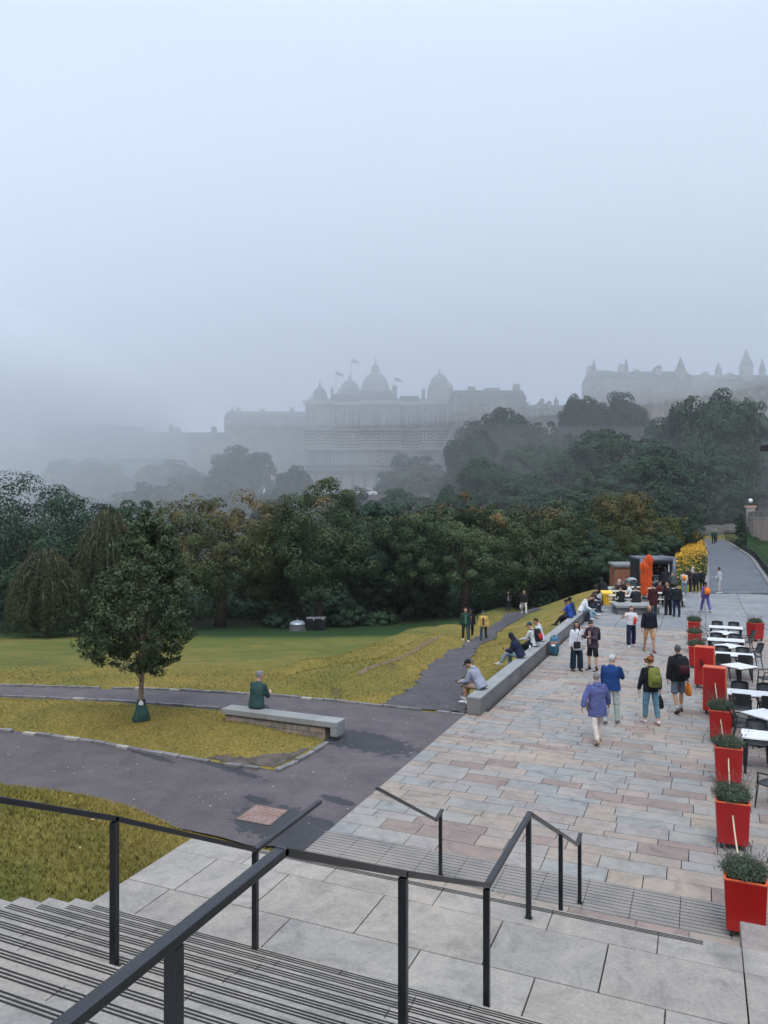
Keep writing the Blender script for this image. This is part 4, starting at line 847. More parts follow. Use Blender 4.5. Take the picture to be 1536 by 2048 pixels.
# long dark steps climbing the hill with a side wall
hs = empty('hillside_steps', W(1500, 100, 0), YAW, 'long dark flight of steps climbing the hill at the right edge', 'stairs'); ho = Vector(hs.location)
m = MB(); n_ = 46
def hpt(px, py, d): q = V3(px, py, d); q.z = q.z; return q
for i in range(n_):
    t = i/n_; pl_, pr_ = 1515-t*16, 1556-t*44; py = 1015-t*87; d = 114+t*40; a_ = V3(pl_, py, d); b_ = V3(pr_, py, d); c_ = (a_+b_)/2-ho; c_.z = (a_.z+ho.z)/2; c_ = Matrix.Rotation(-YAW, 3, 'Z')@c_
    m.box((c_.x, c_.y, a_.z/2+1), ((b_-a_).length, .86, a_.z-2.0))
m.build('steps', simple('dark_step_stone', (.055,.052,.055), .9, .3, 2), hs)
m = MB()
for side in (0, 1):
    for i in range(12):
        t = i/12; t2 = (i+1)/12
        f_ = lambda t: V3((1515-t*16) if side == 0 else (1558-t*44), 1008-t*87-3, 114+t*40)
        a_, b_ = Matrix.Rotation(-YAW, 3, 'Z')@(f_(t)-ho), Matrix.Rotation(-YAW, 3, 'Z')@(f_(t2)-ho)
        if side == 1: m.bar(a_-Vector((0,0,1.2)), b_-Vector((0,0,1.2)), .6, 3.6)
        else: m.bar(a_, b_, .05, .06)
m.build('side_wall', M_st2, hs)
gb = MB(); pl2 = [V3(1512,924,156), V3(1600,918,156), V3(1640,1010,117), V3(1562,1005,117)]
gb.add(pl2+[p-Vector((0,0,16)) for p in pl2], [(3,2,1,0),(4,5,6,7),(0,1,5,4),(1,2,6,5),(2,3,7,6),(3,0,4,7)]); tag(gb.build('grass_bank', M_grass), kind='structure')
cb = Bld('pale_building', 'pale classical building with a dark window beside the top of the hillside steps', 'building', 1560, 172); m = MB(); cb.bx(m, 1524, 1640, 878, 925, 0, 12); cb.part('wall', m, M_stl); m = MB(); cb.bx(m, 1500, 1530, 868, 930, 3, 12); cb.part('rear_wall', m, M_st)
m = MB(); cb.bx(m, 1521, 1642, 874, 878, -.6, 12); cb.bx(m, 1521, 1642, 917, 919, -.4, .5); cb.part('cornice', m, M_stl)
for px in (1532.5, 1560): cb.window(px, 909, 5, 9, 0)
for px in (1513,): cb.window(px, 880, 6, 8, 3); cb.window(px, 905, 6, 9, 3)
bs = MB()
for i in range(10): a_ = hit(1380+i*12, 1070-i*.5, 60, 160); bs.ball(a_+Vector((0,0,.2)), (2.4, 1.0, .9+.3*math.sin(i*2)), 10, 7)
tag(bs.build('rubble_wall', M_st2), 'low rough stone wall at the foot of the wooded slope beyond the ramp', 'wall')
# ---------------- handrails ----------------
M_rail = simple('black_handrail_paint', (.007,.009,.013), .30, .25, 12, .12, .6)
def handrail(label, X, tops, posts, returns):
    root = empty('handrail', (X, 0, 0), 0, label, 'handrail', 'steel handrails on the stone stairs'); m = MB()
    pts = [Vector(p)-Vector((X, 0, 0)) for p in tops]
    for a_, b_ in zip(pts[:-1], pts[1:]):
        d_ = (b_-a_).normalized(); m.bar(a_-d_*.018, b_+d_*.018, .05, .034)
    m.build('rail', M_rail, root, bevel=.005)
    for y, z0, z1 in posts:
        m = MB(); m.box((0, y, (z0+z1)/2), (.048, .040, z1-z0)); m.box((0, y, z0+.006), (.075, .065, .01)); m.build('post', M_rail, root, bevel=.003)
    return root
XR, XLL = -1.49, -3.45
zb = lambda Y: ZL+RU*(math.floor((YN-Y)/TU)+1) if Y < YN else ZL
zd = lambda Y: ZL-RS*(math.floor((Y-YE)/.295)+1) if Y > YE else ZL
handrail('nearer right-hand handrail that starts in front of the viewer and kinks down the steps', XR,
    [(XR,-.6,3.90),(XR,2.50,3.90),(XR,3.78,3.25),(XR,5.52,2.39),(XR,7.05,2.37),(XR,10.0,.88),(XR,10.28,.90)],
    [(1.86,2.92,3.88),(3.78,zb(3.78),3.23),(5.50,ZL,2.37),(7.0,ZL,2.36),(8.75,zd(8.75),1.50),(10.22,0,.88)], None)
handrail('left-hand handrail on the upper steps above the grass bank', XLL,
    [(XLL,1.6,3.88),(XLL,2.5,3.86),(XLL,3.72,3.26),(XLL,5.36,2.38),(XLL,6.5,2.38)],
    [(3.72,zb(3.72),3.24),(5.36,ZL,2.36)], None)
handrail('short left-hand handrail that drops to a single post on the terrace', XLL, [(XLL,7.95,2.02),(XLL,10.02,.88),(XLL,10.28,.92)], [(10.22,0,.90)], None)
# ---------------- long low wall, stone benches, manhole ----------------
M_conc = simple('bench_stone', (.15,.15,.148), .8, .25, 1.2, .5)
M_conct = simple('bench_top_stone', (.225,.23,.225), .75, .15, 1.5, .4)
lw = empty('low_wall', (-5.42, 34, 0), 0, 'long low grey stone sitting wall along the left edge of the terrace', 'wall'); m = MB(); y = 18.75
while y < 50.3: m.box((0, y+1.16-34, .235), (.36, 2.325, .44), mi=0); m.box((0, y+1.16-34, .44), (.385, 2.33, .05), mi=1); y += 2.335
m.box((.235, .9, .012), (.08, 31.4, .012), mi=2); m.build('wall', [M_conc, M_conct, M_joint], lw, bevel=.008)
M_rub = NG('rubble_masonry'); br = M_rub.n('ShaderNodeTexBrick'); br.inputs['Scale'].default_value = 1.0; br.inputs['Brick Width'].default_value = .34; br.inputs['Row Height'].default_value = .13; br.inputs['Mortar Size'].default_value = .008
br.inputs['Color1'].default_value = (.27,.215,.175,1); br.inputs['Color2'].default_value = (.20,.18,.16,1); br.inputs['Mortar'].default_value = (.09,.08,.07,1)
mp_ = M_rub.n('ShaderNodeMapping'); mp_.inputs['Rotation'].default_value = (R(90), 0, 0); M_rub.l(M_rub.obj(), mp_.inputs[0]); nn_ = M_rub.n('ShaderNodeMix'); M_rub.l(mp_.outputs[0], br.inputs['Vector'])
M_rub.bump(br.outputs['Fac'], -.6, .02); M_rubm = M_rub.out(M_rub.mix(br.outputs['Color'], M_rub.ramp(M_rub.noise(7, M_rub.obj(), 5), [(.3, (.7,.7,.7)), (.7, (1.3,1.25,1.2))]), 1, 'MULTIPLY'), .9, .2)
a_ = G(443, 1417, .43); b_ = G(674, 1446, .43); c_ = (a_+b_)/2; L_ = (b_-a_).length; rz = math.atan2((b_-a_).y, (b_-a_).x)
bn = empty('stone_bench', (c_.x, c_.y, 0), rz, 'stone bench with a pale slab top and rubble base beside the grass island', 'bench')
m = MB(); x = -L_/2
for l_ in (1.25, 1.32, L_-2.57-.0): m.box((x+l_/2, .22, .37), (l_-.006, .44, .13)); x += l_
m.box((L_/2-.09, .22, .205), (.17, .43, .2)); m.build('seat', M_conct, bn, bevel=.01)
m = MB(); m.box((-.13, .22, .14), (L_-.42, .34, .31)); m.build('base', M_rubm, bn); 
mh = empty('manhole_cover', G(524, 1630, 0), 0, 'square brick-filled manhole cover set into the asphalt', 'manhole cover'); q = [G(*p) for p in ((471,1638),(540,1651),(578,1620),(512,1609))]; o_ = Vector(mh.location)
m = MB(); m.add([(p.x-o_.x, p.y-o_.y, .009) for p in q], [(0,1,2,3)]); g = NG('brick_infill'); br = g.n('ShaderNodeTexWave'); br.wave_type = 'BANDS'; br.bands_direction = 'Y'; br.inputs['Scale'].default_value = 5.2; br.inputs['Distortion'].default_value = 2.2; br.inputs['Detail'].default_value = 0; br.inputs['Detail Scale'].default_value = 6
g.l(g.obj(), br.inputs['Vector']); c = g.mix(g.ramp(g.noise(3, g.obj(), 5), [(.3, (.24,.12,.09)), (.7, (.30,.22,.20))]), (.07,.06,.06), g.ramp(br.outputs[0], [(.12, (1,1,1)), (.3, (0,0,0))])); m.build('cover', g.out(c, .8, .3), mh)
m = MB()
for i in range(4): p0, p1 = q[i], q[(i+1) % 4]; m.bar((p0.x-o_.x, p0.y-o_.y, .004), (p1.x-o_.x, p1.y-o_.y, .004), .03, .016)
m.build('frame', simple('iron_frame', (.07,.065,.06), .7), mh)
# ---------------- bins on the lawn ----------------
p = hit(595, 1262); rbn = empty('round_waste_bin', (p.x, p.y, p.z-.03), YAW, 'round grey waste bin with a domed metal lid on the far edge of the lawn', 'waste bin'); s_ = 60/F*14.5*1.0; s_ = .58
m = MB(); m.loft([((0,0,0),s_*.95,s_*.95),((0,0,.52),s_,s_)], 24)
for k in range(24): a = k*.2618; m.box((s_*math.cos(a), s_*math.sin(a), .27), (.03, .09, .5), a)
m.build('body', simple('bin_timber', (.13,.13,.145), .7, .3, 8), rbn); m = MB(); dome(m, (0,0,.54), s_*1.06, .32, 24); m.tube([(0,0,.84),(0,0,.98)], .03, 6); m.build('lid', simple('galvanised_lid', (.33,.38,.43), .4, .15, 4, .1, .5, .4), rbn, True); m = MB(); m.loft([((0,0,.0),s_*1.15,s_*1.15),((0,0,.05),s_*1.15,s_*1.15)], 20); m.build('base', simple('timber_base', (.28,.18,.10), .8), rbn)
M_blk = simple('black_plastic', (.012,.013,.016), .45, .2, 6, .1)
for px, w_, lb in ((623, .72, 'black wheeled bin standing next to the round grey bin'), (641.5, .74, 'black square bin farthest right of the three bins on the lawn')):
    p = hit(px, 1260); bb = empty('black_bin', (p.x, p.y, p.z-.03), YAW, lb, 'waste bin'); m = MB(); m.box((0, 0, .50), (w_, .7, .86), taper=.86); m.build('body', M_blk, bb, bevel=.03)
    m = MB(); m.box((0, 0, .97), (w_*1.06, .76, .09)); m.box((0, -.2, 1.03), (w_*.8, .3, .05)); m.build('lid', simple('grey_lid', (.16,.17,.19), .5), bb, bevel=.02)
    for s2 in (-1, 1): m = MB(); m.tube([(s2*w_*.4, .25, .09), (s2*w_*.4+.05*s2, .25, .09)], .09, 10); m.build('wheel', M_blk, bb)
    m = MB(); m.box((w_*.3, -.39, .9), (.06, .02, .09)); m.build('tag', M_wfr, bb)
# ---------------- planters ----------------
M_red = simple('red_gloss_paint', (.33,.008,.009), .32, .10, 2, .03, .5); M_or = simple('red_paint_sky_sheen', (.60,.10,.035), .35, .08, 3, .03, .5)  # lighter orange copy of the red: sky reflection painted into the colour
M_soil2 = simple('compost', (.03,.022,.016), .95); M_lav = foliage_mat('lavender_leaves', (.055,.085,.058), (.15,.19,.135), None, .6, 5, .2); M_flw = foliage_mat('lavender_seedheads', (.08,.06,.05), (.19,.15,.13), None, .6, 5)
def planter_proto():
    root = empty('planter'); t, b, h_ = .245, .218, .64; z0 = .09
    vs = []; 
    for z, r in ((z0,b),(z0+h_,t)): vs += [(-r,-r,z),(r,-r,z),(r,r,z),(-r,r,z)]
    ri = t-.03; vs += [(-ri,-ri,z0+h_),(ri,-ri,z0+h_),(ri,ri,z0+h_),(-ri,ri,z0+h_)]; vs += [(-ri,-ri,z0+h_-.06),(ri,-ri,z0+h_-.06),(ri,ri,z0+h_-.06),(-ri,ri,z0+h_-.06)]
    m = MB(); m.add(vs, [(0,3,2,1),(0,1,5,4),(1,2,6,5),(2,3,7,6),(3,0,4,7)]+[(4+i,4+(i+1)%4,8+(i+1)%4,8+i) for i in range(4)]+[(8+i,8+(i+1)%4,12+(i+1)%4,12+i) for i in range(4)]); m.build('box', M_red, root, bevel=.012)
    m = MB(); z = z0+h_+.006
    for i in range(4): a_, b_ = Vector((vs[4+i][0], vs[4+i][1], z)), Vector((vs[4+(i+1)%4][0], vs[4+(i+1)%4][1], z)); m.bar(a_*.955+Vector((0,0,z*.045)), b_*.955+Vector((0,0,z*.045)), .032, .022)
    m.build('rim', M_or, root, bevel=.006)
    m = MB(); m.box((0,0,z0+h_-.05), (2*ri-.004, 2*ri-.004, .03)); m.build('soil', M_soil2, root)
    for sx_ in (-1, 1):
        for sy_ in (-1, 1):
            m = MB(); x, y = sx_*.16, sy_*.16; m.tube([(x-.015, y, .042), (x+.015, y, .042)], .042, 12); m.box((x, y, .08), (.05, .06, .02)); m.build('castor', M_blk, root)
    rng = np.random.default_rng(5); n = 1500; a = rng.uniform(0, 6.283, n); rr = np.sqrt(rng.random(n))*.20; h2 = rng.uniform(.12, .27, n); o = rng.uniform(.1, .75, n); bx = rr*np.cos(a); by = rr*np.sin(a)
    base = np.stack([bx, by, np.full(n, z0+h_-.04)], 1); tip = base+np.stack([np.cos(a)*o*.18+rng.normal(size=n)*.03, np.sin(a)*o*.18+rng.normal(size=n)*.03, h2*(1.15-.5*rr/.2)], 1)
    P = []; Nn = []
    for t_ in (.3, .5, .65, .8, .92, 1.0): P.append(base+(tip-base)*t_+rng.normal(size=(n,3))*.008); Nn.append(unit(rng.normal(size=(n,3))+np.array([0,-.0,.4])))
    V, Q_ = leaf_quads(np.concatenate(P), np.concatenate(Nn), .036, rng, .28); np_mesh('lavender', V, Q_, M_lav, root)
    m = MB(); r_ = random.Random(8)
    for i in range(46):
        a = r_.uniform(0, 6.283); q = r_.uniform(.02, .16); l = r_.uniform(.34, .5); b0 = Vector((q*math.cos(a), q*math.sin(a), z0+h_-.03)); t_ = b0+Vector((math.cos(a)*l*r_.uniform(.2,.85), math.sin(a)*l*r_.uniform(.2,.85), l*.78)); m.tube([b0, b0.lerp(t_, .5)+Vector((0,0,.02)), t_], .0022, 3); m.tube([t_, t_+Vector((0,0,.03))], [.006,.004], 4)
    m.build('flower_stalk', M_flw, root); [c for c in root.children if c.name.startswith('flower_stalk')][0]['kind'] = 'stuff'
    return root
PL = [(1488,1883,9.05,0,'red planter nearest the stairs with a thick grey lavender tuft'),(1463,1697,11.5,.02,'second red planter from the stairs, standing clear on its black castors'),(1455,1572,14.2,.03,'third red planter from the stairs, with tall pale seed heads'),
      (1440,1490,16.9,.0,'red planter standing directly in front of the nearer tall red cabinet'),(1392,1344,25.2,.05,'red planter just beyond the farther tall red cabinet'),(1389,1308,27.9,.0,'middle of the three far red planters in a row'),(1388,1282,31.0,.0,'farthest red planter of the row beside the tables'),
      (1510,1284,30.6,.7,'red planter standing alone on the right, turned cornerwise')]
proto = planter_proto(); PLO = []
for i, (px, py, d, rz, lb) in enumerate(PL):
    o = proto if i == 0 else copy_tree(proto); p = W(px, d+.25, 0); o.location = (p.x, p.y, .004); o.rotation_euler = (0,0,rz if i < 7 else .75); o.scale = (1.0 if i else .98,)*3; tag(o, lb, 'planter', 'red lavender planters round the cafe tables'); PLO.append(o)
    for c in o.children:
        if c.name.startswith(('lavender', 'flower_stalk')): c.rotation_euler = (0,0,i*1.5708); c.location.z = -.73*(.12*math.sin(i*2.3)); c.scale = (.93, .93, 1+.12*math.sin(i*2.3))
M_rope = simple('cream_rope', (.55,.47,.33), .9, .3, 60, .8)
def rope(a_, b_, sag, label, mat=M_rope, r=.014):
    m = MB(); n = 22; pts = []; rad = []
    for i in range(n*2+1):
        t = i/(n*2); p = Vector(a_).lerp(Vector(b_), t); p.z -= sag*4*t*(1-t); pts.append(p); rad.append(r*(1.0 if i % 2 else .78))
    m.tube(pts, rad, 7); tag(m.build('rope', mat, smooth=True), label, 'rope', 'ropes strung between the red planters')
cab = []
for px, py, w_, lb in ((1434,1432,.55,'tall red cabinet on castors, the nearer of the pair'),(1414,1378,.55,'tall red cabinet on castors, the farther of the pair')):
    d = H*F/(py-HOR)-.02; p = W(px-5, d+.22, 0); rt = empty('tall_cabinet', (p.x, p.y, 0.004), -.12, lb, 'cabinet', 'tall red cabinets between the planters'); m = MB(); m.box((0,0,.66), (w_-.03, .36, 1.12)); m.build('body', M_red, rt, bevel=.008)
    m = MB()
    for s2 in (-1,1): m.box((s2*(w_/2-.008),0,.66), (.016,.372,1.13))
    m.box((0,0,1.228), (w_,.372,.016)); m.build('sky_sheen_faces', M_or, rt, bevel=.003)  # cabinet sides and top, their sky reflection put in as a lighter colour
    for sx_ in (-1,1):
        for sy_ in (-1,1): m = MB(); x, y = sx_*.2, sy_*.12; m.tube([(x-.015,y,.045),(x+.015,y,.045)], .045, 12); m.box((x,y,.09), (.05,.06,.02)); m.build('castor', M_blk, rt)
    cab.append(rt)
def pf(o, dy, z=.56): return Vector((o.location.x, o.location.y+dy, z))
names = ['first and second','second and third','third and fourth']
for i in range(3): rope(pf(PLO[i+1], -.25), pf(PLO[i], .25), .12, f'cream rope hanging between the {names[i]} planters from the stairs')
rope(pf(cab[0], -.2, .85), pf(PLO[3], .24), .05, 'cream rope from the nearer tall cabinet to the planter in front of it')
rope(pf(PLO[4], -.25), pf(cab[1], .2, .5), .12, 'cream rope between the farther tall cabinet and the planter behind it')
rope(pf(PLO[5], -.25), pf(PLO[4], .25), .12, 'cream rope between the two nearer far planters'); rope(pf(PLO[6], -.25), pf(PLO[5], .25), .12, 'cream rope between the two farthest planters of the row')
rope((PLO[6].location.x+.25, PLO[6].location.y, .58), (PLO[7].location.x-.22, PLO[7].location.y, .58), .42, 'dark rope sagging from the farthest planter to the lone planter on the right', M_blk, .012)
rope((PLO[7].location.x+.22, PLO[7].location.y, .58), (PLO[7].location.x+3, PLO[7].location.y-.6, .58), .3, 'dark rope leaving the lone planter towards the right edge', M_blk, .012)
# ---------------- cafe tables and chairs ----------------
g = NG('white_marble'); n1 = g.noise(5, g.obj(), 8, .6, 1.5); M_marb = g.out(g.ramp(n1, [(.42, (.74,.745,.75)), (.5, (.55,.56,.58)), (.56, (.76,.765,.77))]), .3, .5)
def table(kind):
    rt = empty('cafe_table'); m = MB(); w_, d_ = (1.22, .66) if kind == 'rect' else (.72, .72); m.box((0,0,.725), (w_, d_, .03)); m.build('tabletop', M_marb, rt, bevel=.004)
    m = MB(); m.box((0,0,.695), (w_-.06, d_-.06, .03)); m.build('apron', M_blk, rt)
    if kind == 'rect':
        for sx_ in (-1,1):
            for sy_ in (-1,1): m = MB(); m.box((sx_*(w_/2-.06), sy_*(d_/2-.06), .34), (.05,.05,.68)); m.build('leg', M_blk, rt)
    else:
        m = MB(); m.box((0,0,.34), (.09,.09,.68)); m.build('leg', M_blk, rt); m = MB(); m.box((0,0,.015), (.46,.06,.03)); m.box((0,0,.018), (.06,.46,.03)); m.build('foot', M_blk, rt)
    return rt
M_chr = simple('black_chair_plastic', (.020,.024,.028), .38, .2, 4, .1, .5)
def chair():
    rt = empty('cafe_chair'); m = MB(); m.loft([((0,0,.425),.21,.21),((0,0,.44),.225,.225),((0,0,.455),.215,.215)], 20, power=4); m.build('seat', M_chr, rt, True)
    m = MB(); vs = []; n = 13; t_ = .022
    for off in (0, t_):
        for r_ in range(6):
            zz = .52+r_*.066
            for i in range(n): a = -1.0+2.0*i/(n-1); rr = .25-off; lean = .04+.13*r_/5; vs.append((rr*math.sin(a)*1.0, -.02-lean-(rr)*math.cos(a)*.80+.02, zz+(.02*math.cos(a*1.5) if r_ == 5 else 0)))
    fs = []
    for s2 in (0, 1):
        b = s2*6*n
        for r_ in range(5):
            for i in range(n-1): f = (b+r_*n+i, b+r_*n+i+1, b+(r_+1)*n+i+1, b+(r_+1)*n+i); fs.append(f if s2 else f[::-1])
    e = 6*n
    for r_ in range(5): fs += [(r_*n, (r_+1)*n, e+(r_+1)*n, e+r_*n), (r_*n+n-1, e+r_*n+n-1, e+(r_+1)*n+n-1, (r_+1)*n+n-1)]
    for i in range(n-1): fs += [(i, e+i, e+i+1, i+1), (5*n+i, 5*n+i+1, e+5*n+i+1, e+5*n+i)]
    m.add(vs, fs); m.build('backrest', M_chr, rt, True)
    m = MB()
    for s2 in (-1,1): m.tube([(s2*.205,-.19,.44),(s2*.215,-.17,.53),(s2*.215,-.15,.6)], [.02,.018,.018], 6); m.tube([(s2*.21,-.19,.66),(s2*.235,-.02,.655),(s2*.225,.14,.64),(s2*.2,.17,.44)], [.016,.017,.017,.016], 6)
    m.build('arm_frame', M_chr, rt, True)
    for sx_ in (-1,1):
        for sy_ in (-1,1): m = MB(); m.tube([(sx_*.18, sy_*.17, .44), (sx_*.205, sy_*(.21 if sy_ > 0 else .25), 0)], [.021,.013], 7); m.build('leg', M_chr, rt, True)
    return rt
tr, tsq, ch0 = table('rect'), table('sq'), chair(); used = {'rect': 0, 'sq': 0, 'ch': 0}
TB = [('rect',1451,1254,'farthest long white table'),('sq',1448,1265,'farthest square white table'),('rect',1451,1279,'second farthest long white table'),('sq',1458,1291,'second farthest square white table'),('rect',1465,1308,'middle long white table'),
      ('sq',1478,1331,'square white table turned cornerwise beside the nearer tall cabinet'),('rect',1507,1386,'second nearest long white table'),('sq',1530,1427,'nearest square white table'),('rect',1549,1472,'nearest long white table')]
GC = 'black chairs round the cafe tables'
def put_chair(x, y, rz, lb):
    o = ch0 if used['ch'] == 0 else copy_tree(ch0); used['ch'] += 1; o.location = (x, y, .004); o.rotation_euler = (0,0,rz); tag(o, lb, 'chair', GC)
cr_ = random.Random(12)
for i, (k, px, py, nm) in enumerate(TB):
    p = G(px, py, .74); src = tr if k == 'rect' else tsq; o = src if used[k] == 0 else copy_tree(src); used[k] += 1; o.location = (p.x, p.y, .004); o.rotation_euler = (0,0,-.02 if k == 'rect' else R(45)+.03)
    tag(o, nm+' with a marble top and black legs' if len(nm) < 45 else nm, 'table', 'white marble cafe tables'); j = lambda: cr_.uniform(-.06, .06)
    if k == 'rect':
        put_chair(p.x-.30, p.y+.42, math.pi+j(), f'black chair on the far left side of the {nm}'); put_chair(p.x+.32, p.y+.42, math.pi+j(), f'black chair on the far right side of the {nm}')
        if i in (4, 6): put_chair(p.x-.30, p.y-.45, j(), f'black chair on the near left side of the {nm}'); put_chair(p.x+.32, p.y-.45, j(), f'black chair on the near right side of the {nm}')
    else:
        put_chair(p.x-(.72 if i != 7 else .44), p.y+(-.1 if i != 7 else -.05), R(-90)+j()*3, f'black chair at the left corner of the {nm}'.replace(' turned cornerwise beside the nearer tall cabinet', ' by the cabinets')); put_chair(p.x+.72, p.y-.05, R(90)+.3+j()*3, f'black chair at the right corner of the {nm}'.replace(' turned cornerwise beside the nearer tall cabinet', ' by the cabinets'))
p = G(1500, 1575, 0); put_chair(W(1545, 13.2, 0).x, W(1545, 13.2, 0).y, R(55), 'black chair half cut off by the right edge beside the third planter')
# black parasol whose corner pokes in at the right edge
cn_ = V3(1521, 892, 14.0); p = cn_+Vector((ca, sa, 0))*1.9; ps = empty('black_parasol', (p.x, p.y, 0), 0, 'black parasol whose drooping corner shows at the upper right edge', 'parasol'); m = MB(); r0 = 1.9; a0 = math.atan2(-sa, -ca); vs = [(0,0,cn_.z+.62)]
for k in range(8): rr_ = r0 if k % 2 == 0 else r0*.70; vs.append((rr_*math.cos(a0+k*math.pi/4), rr_*math.sin(a0+k*math.pi/4), cn_.z+(0 if k % 2 == 0 else .10)))
vs += [(v[0], v[1], v[2]-.10) for v in vs[1:9]]+[(0,0,cn_.z+.55)]
m.add(vs, [(0, 1+k, 1+(k+1)%8) for k in range(8)]+[(1+k, 9+k, 9+(k+1)%8, 1+(k+1)%8) for k in range(8)]+[(17, 1+(k+1)%8, 1+k) for k in range(8)]); m.build('canopy', simple('black_canvas', (.015,.015,.018), .7), ps); m = MB(); m.tube([(0,0,0),(0,0,cn_.z+.8)], .04, 10); m.build('pole', M_blk, ps); m = MB(); m.box((0,0,.05), (.8,.8,.1)); m.build('base', M_conc, ps)
# ---------------- kiosk and its surroundings ----------------
M_kio = simple('kiosk_grey_paint', (.10,.115,.14), .45, .12, 2, .05, .5); M_kdk = simple('kiosk_dark_panel', (.018,.021,.026), .5, .15, 3); M_letter = simple('sign_white', (.62,.64,.66), .5, .05)
p = W(1315, 49.5, 0); ks_ = empty('coffee_kiosk', (p.x, p.y, 0), YAW, 'dark grey coffee kiosk with an open serving hatch and a ring logo', 'kiosk'); kw, kh = 2.34, 2.44
m = MB()
for s2 in (-1,1): m.box((s2*(kw/2-.15), 1.0, kh/2), (.3, 2.0, kh-.2)); 
m.box((0,1.95,kh/2), (kw-.6,.1,kh-.2)); m.box((0,1.0,.5), (kw-.6,1.9,1.0)); m.box((.0,1.0,kh-.33), (kw-.6,1.96,.3)); m.build('body', M_kdk, ks_)
m = MB()
for s2 in (-1,1): m.tube([(s2*(kw/2-.1),-.05,.1),(s2*(kw/2-.1),-.05,kh-.15)], .13, 12); m.tube([(s2*(kw/2-.1),-.05,kh-.15),(s2*(kw/2-.1),2.0,kh-.15)], .13, 12)
m.box((0,-.06,kh-.20), (kw-.4,.16,.26)); m.box((0,1.0,kh-.07), (kw-.2,2.0,.06)); m.build('frame', M_kio, ks_, True)
m = MB(); m.box((.12,-.08,1.18), (kw-.75,.34,.05)); m.build('counter', M_kio, ks_); m = MB(); r_ = random.Random(2)
for k in range(3): m.box((.1,1.6,1.35+.26*k), (1.5,.3,.03))
m.build('shelf', simple('shelf_wood', (.25,.14,.08), .7), ks_)
for k in range(14): m = MB(); x = r_.uniform(-.55,.7); z = 1.365+.26*r_.randrange(3); hh = r_.uniform(.08,.16); m.loft([((x,1.55,z),.035,.035),((x,1.55,z+hh),.045,.045)], 8); tag(m.build('cup', simple('cup_'+('red','white','brown')[k%3], ((.4,.05,.03),(.65,.65,.65),(.3,.18,.1))[k%3], .5), ks_))
m = MB(); m.box((.78,.1,1.75), (.05,.05,.7)); m.build('light_strip', simple('white_panel', (.8,.8,.8), .5), ks_)
def text(s_, size, loc, rot, mat, parent, name='lettering', align='CENTER', ext=.004):
    c = bpy.data.curves.new(name, 'FONT'); c.body = s_; c.size = size; c.align_x = align; c.extrude = ext; c.space_character = 1.15; c.materials.append(mat); o = bpy.data.objects.new(name, c); COL.objects.link(o); bpy.context.view_layer.update(); me = bpy.data.meshes.new_from_object(o.evaluated_get(bpy.context.evaluated_depsgraph_get())); bpy.data.objects.remove(o); o = link_mesh(name, me, parent); o.location = loc; o.rotation_euler = rot; return o
text('CONTINI', .19, (-.12,-.012,.68), (R(90),0,0), M_letter, ks_); text('CONTINI', .26, (.05,.12,1.98), (R(90),0,0), simple('sign_dim', (.13,.14,.15), .5), ks_)
m = MB(); vs = []; 
for k in range(29): a = k/28*6.283; 
m.tube([(.0+.11*math.cos(k/24*6.2832)-.1, -.015, .94+.11*math.sin(k/24*6.2832)) for k in range(25)], .022, 6); m.build('logo', M_letter, ks_, True)
p = W(1255, 53, 0); ht = empty('wooden_hut', (p.x, p.y, 0), YAW, 'low wooden plank store with a grey felt roof left of the kiosk', 'hut'); m = MB()
for k in range(9): m.box((0,.6,.09+k*.165), (1.86,1.2,.155))
m.build('wall', simple('brown_boards', (.24,.105,.06), .75, .25, 2.5, .3), ht, bevel=.01); m = MB(); m.add([(-1.0,-.12,1.5),(1.0,-.12,1.5),(1.0,1.3,1.62),(-1.0,1.3,1.62),(-1.0,-.12,1.66),(1.0,-.12,1.66),(1.0,1.3,1.80),(-1.0,1.3,1.80)], [(0,3,2,1),(4,5,6,7),(0,1,5,4),(1,2,6,5),(2,3,7,6),(3,0,4,7)]); m.build('roof', simple('felt_roof', (.16,.165,.17), .9, .2, 3), ht)
p = W(1263.5, 48, 0); lbn = empty('litter_bin', (p.x, p.y, 0), YAW, 'grey litter bin with a rounded slotted hood in front of the wooden store', 'litter bin'); m = MB(); m.loft([((0,0,0),.24,.24),((0,0,.85),.25,.25)], 14, power=4); m.build('body', simple('bin_green', (.05,.09,.10), .6), lbn); m = MB(); m.loft([((0,0,.85),.29,.29),((0,0,1.02),.30,.30),((0,0,1.14),.22,.22),((0,0,1.18),.08,.08)], 14, power=3); m.build('hood', simple('bin_hood_grey', (.24,.28,.32), .45), lbn, True); m = MB(); m.box((0,-.30,.99), (.34,.02,.1)); m.build('slot', M_blk, lbn)
p = W(1214, 43.2, 0); yb = empty('grit_bin', (p.x, p.y, 0), YAW-.1, 'yellow plastic bin standing against the far end of the low wall', 'grit bin'); M_y = simple('yellow_plastic', (.62,.36,.02), .5, .1, 3, .1); m = MB(); m.box((0,.1,.33), (.54,.5,.66), taper=.82); m.build('body', M_y, yb, bevel=.02); m = MB(); m.add([(-.31,-.2,.58),(.31,-.2,.58),(.31,.42,.66),(-.31,.42,.66),(-.31,-.2,.70),(.31,-.2,.70),(.31,.42,.80),(-.31,.42,.80)], [(0,3,2,1),(4,5,6,7),(0,1,5,4),(1,2,6,5),(2,3,7,6),(3,0,4,7)]); m.build('lid', simple('yellow_lid', (.70,.45,.05), .5, .1), yb, bevel=.015)
a_ = G(1233.5, 1229.5, 0); b_ = G(1322, 1230.5, 0); c_ = (a_+b_)/2; rz = math.atan2((b_-a_).y, (b_-a_).x); sb_ = empty('stone_block_seat', (c_.x, c_.y, 0), rz, 'wide low stone block seat with an overhanging slab top near the picnic tables', 'bench'); L_ = (b_-a_).length
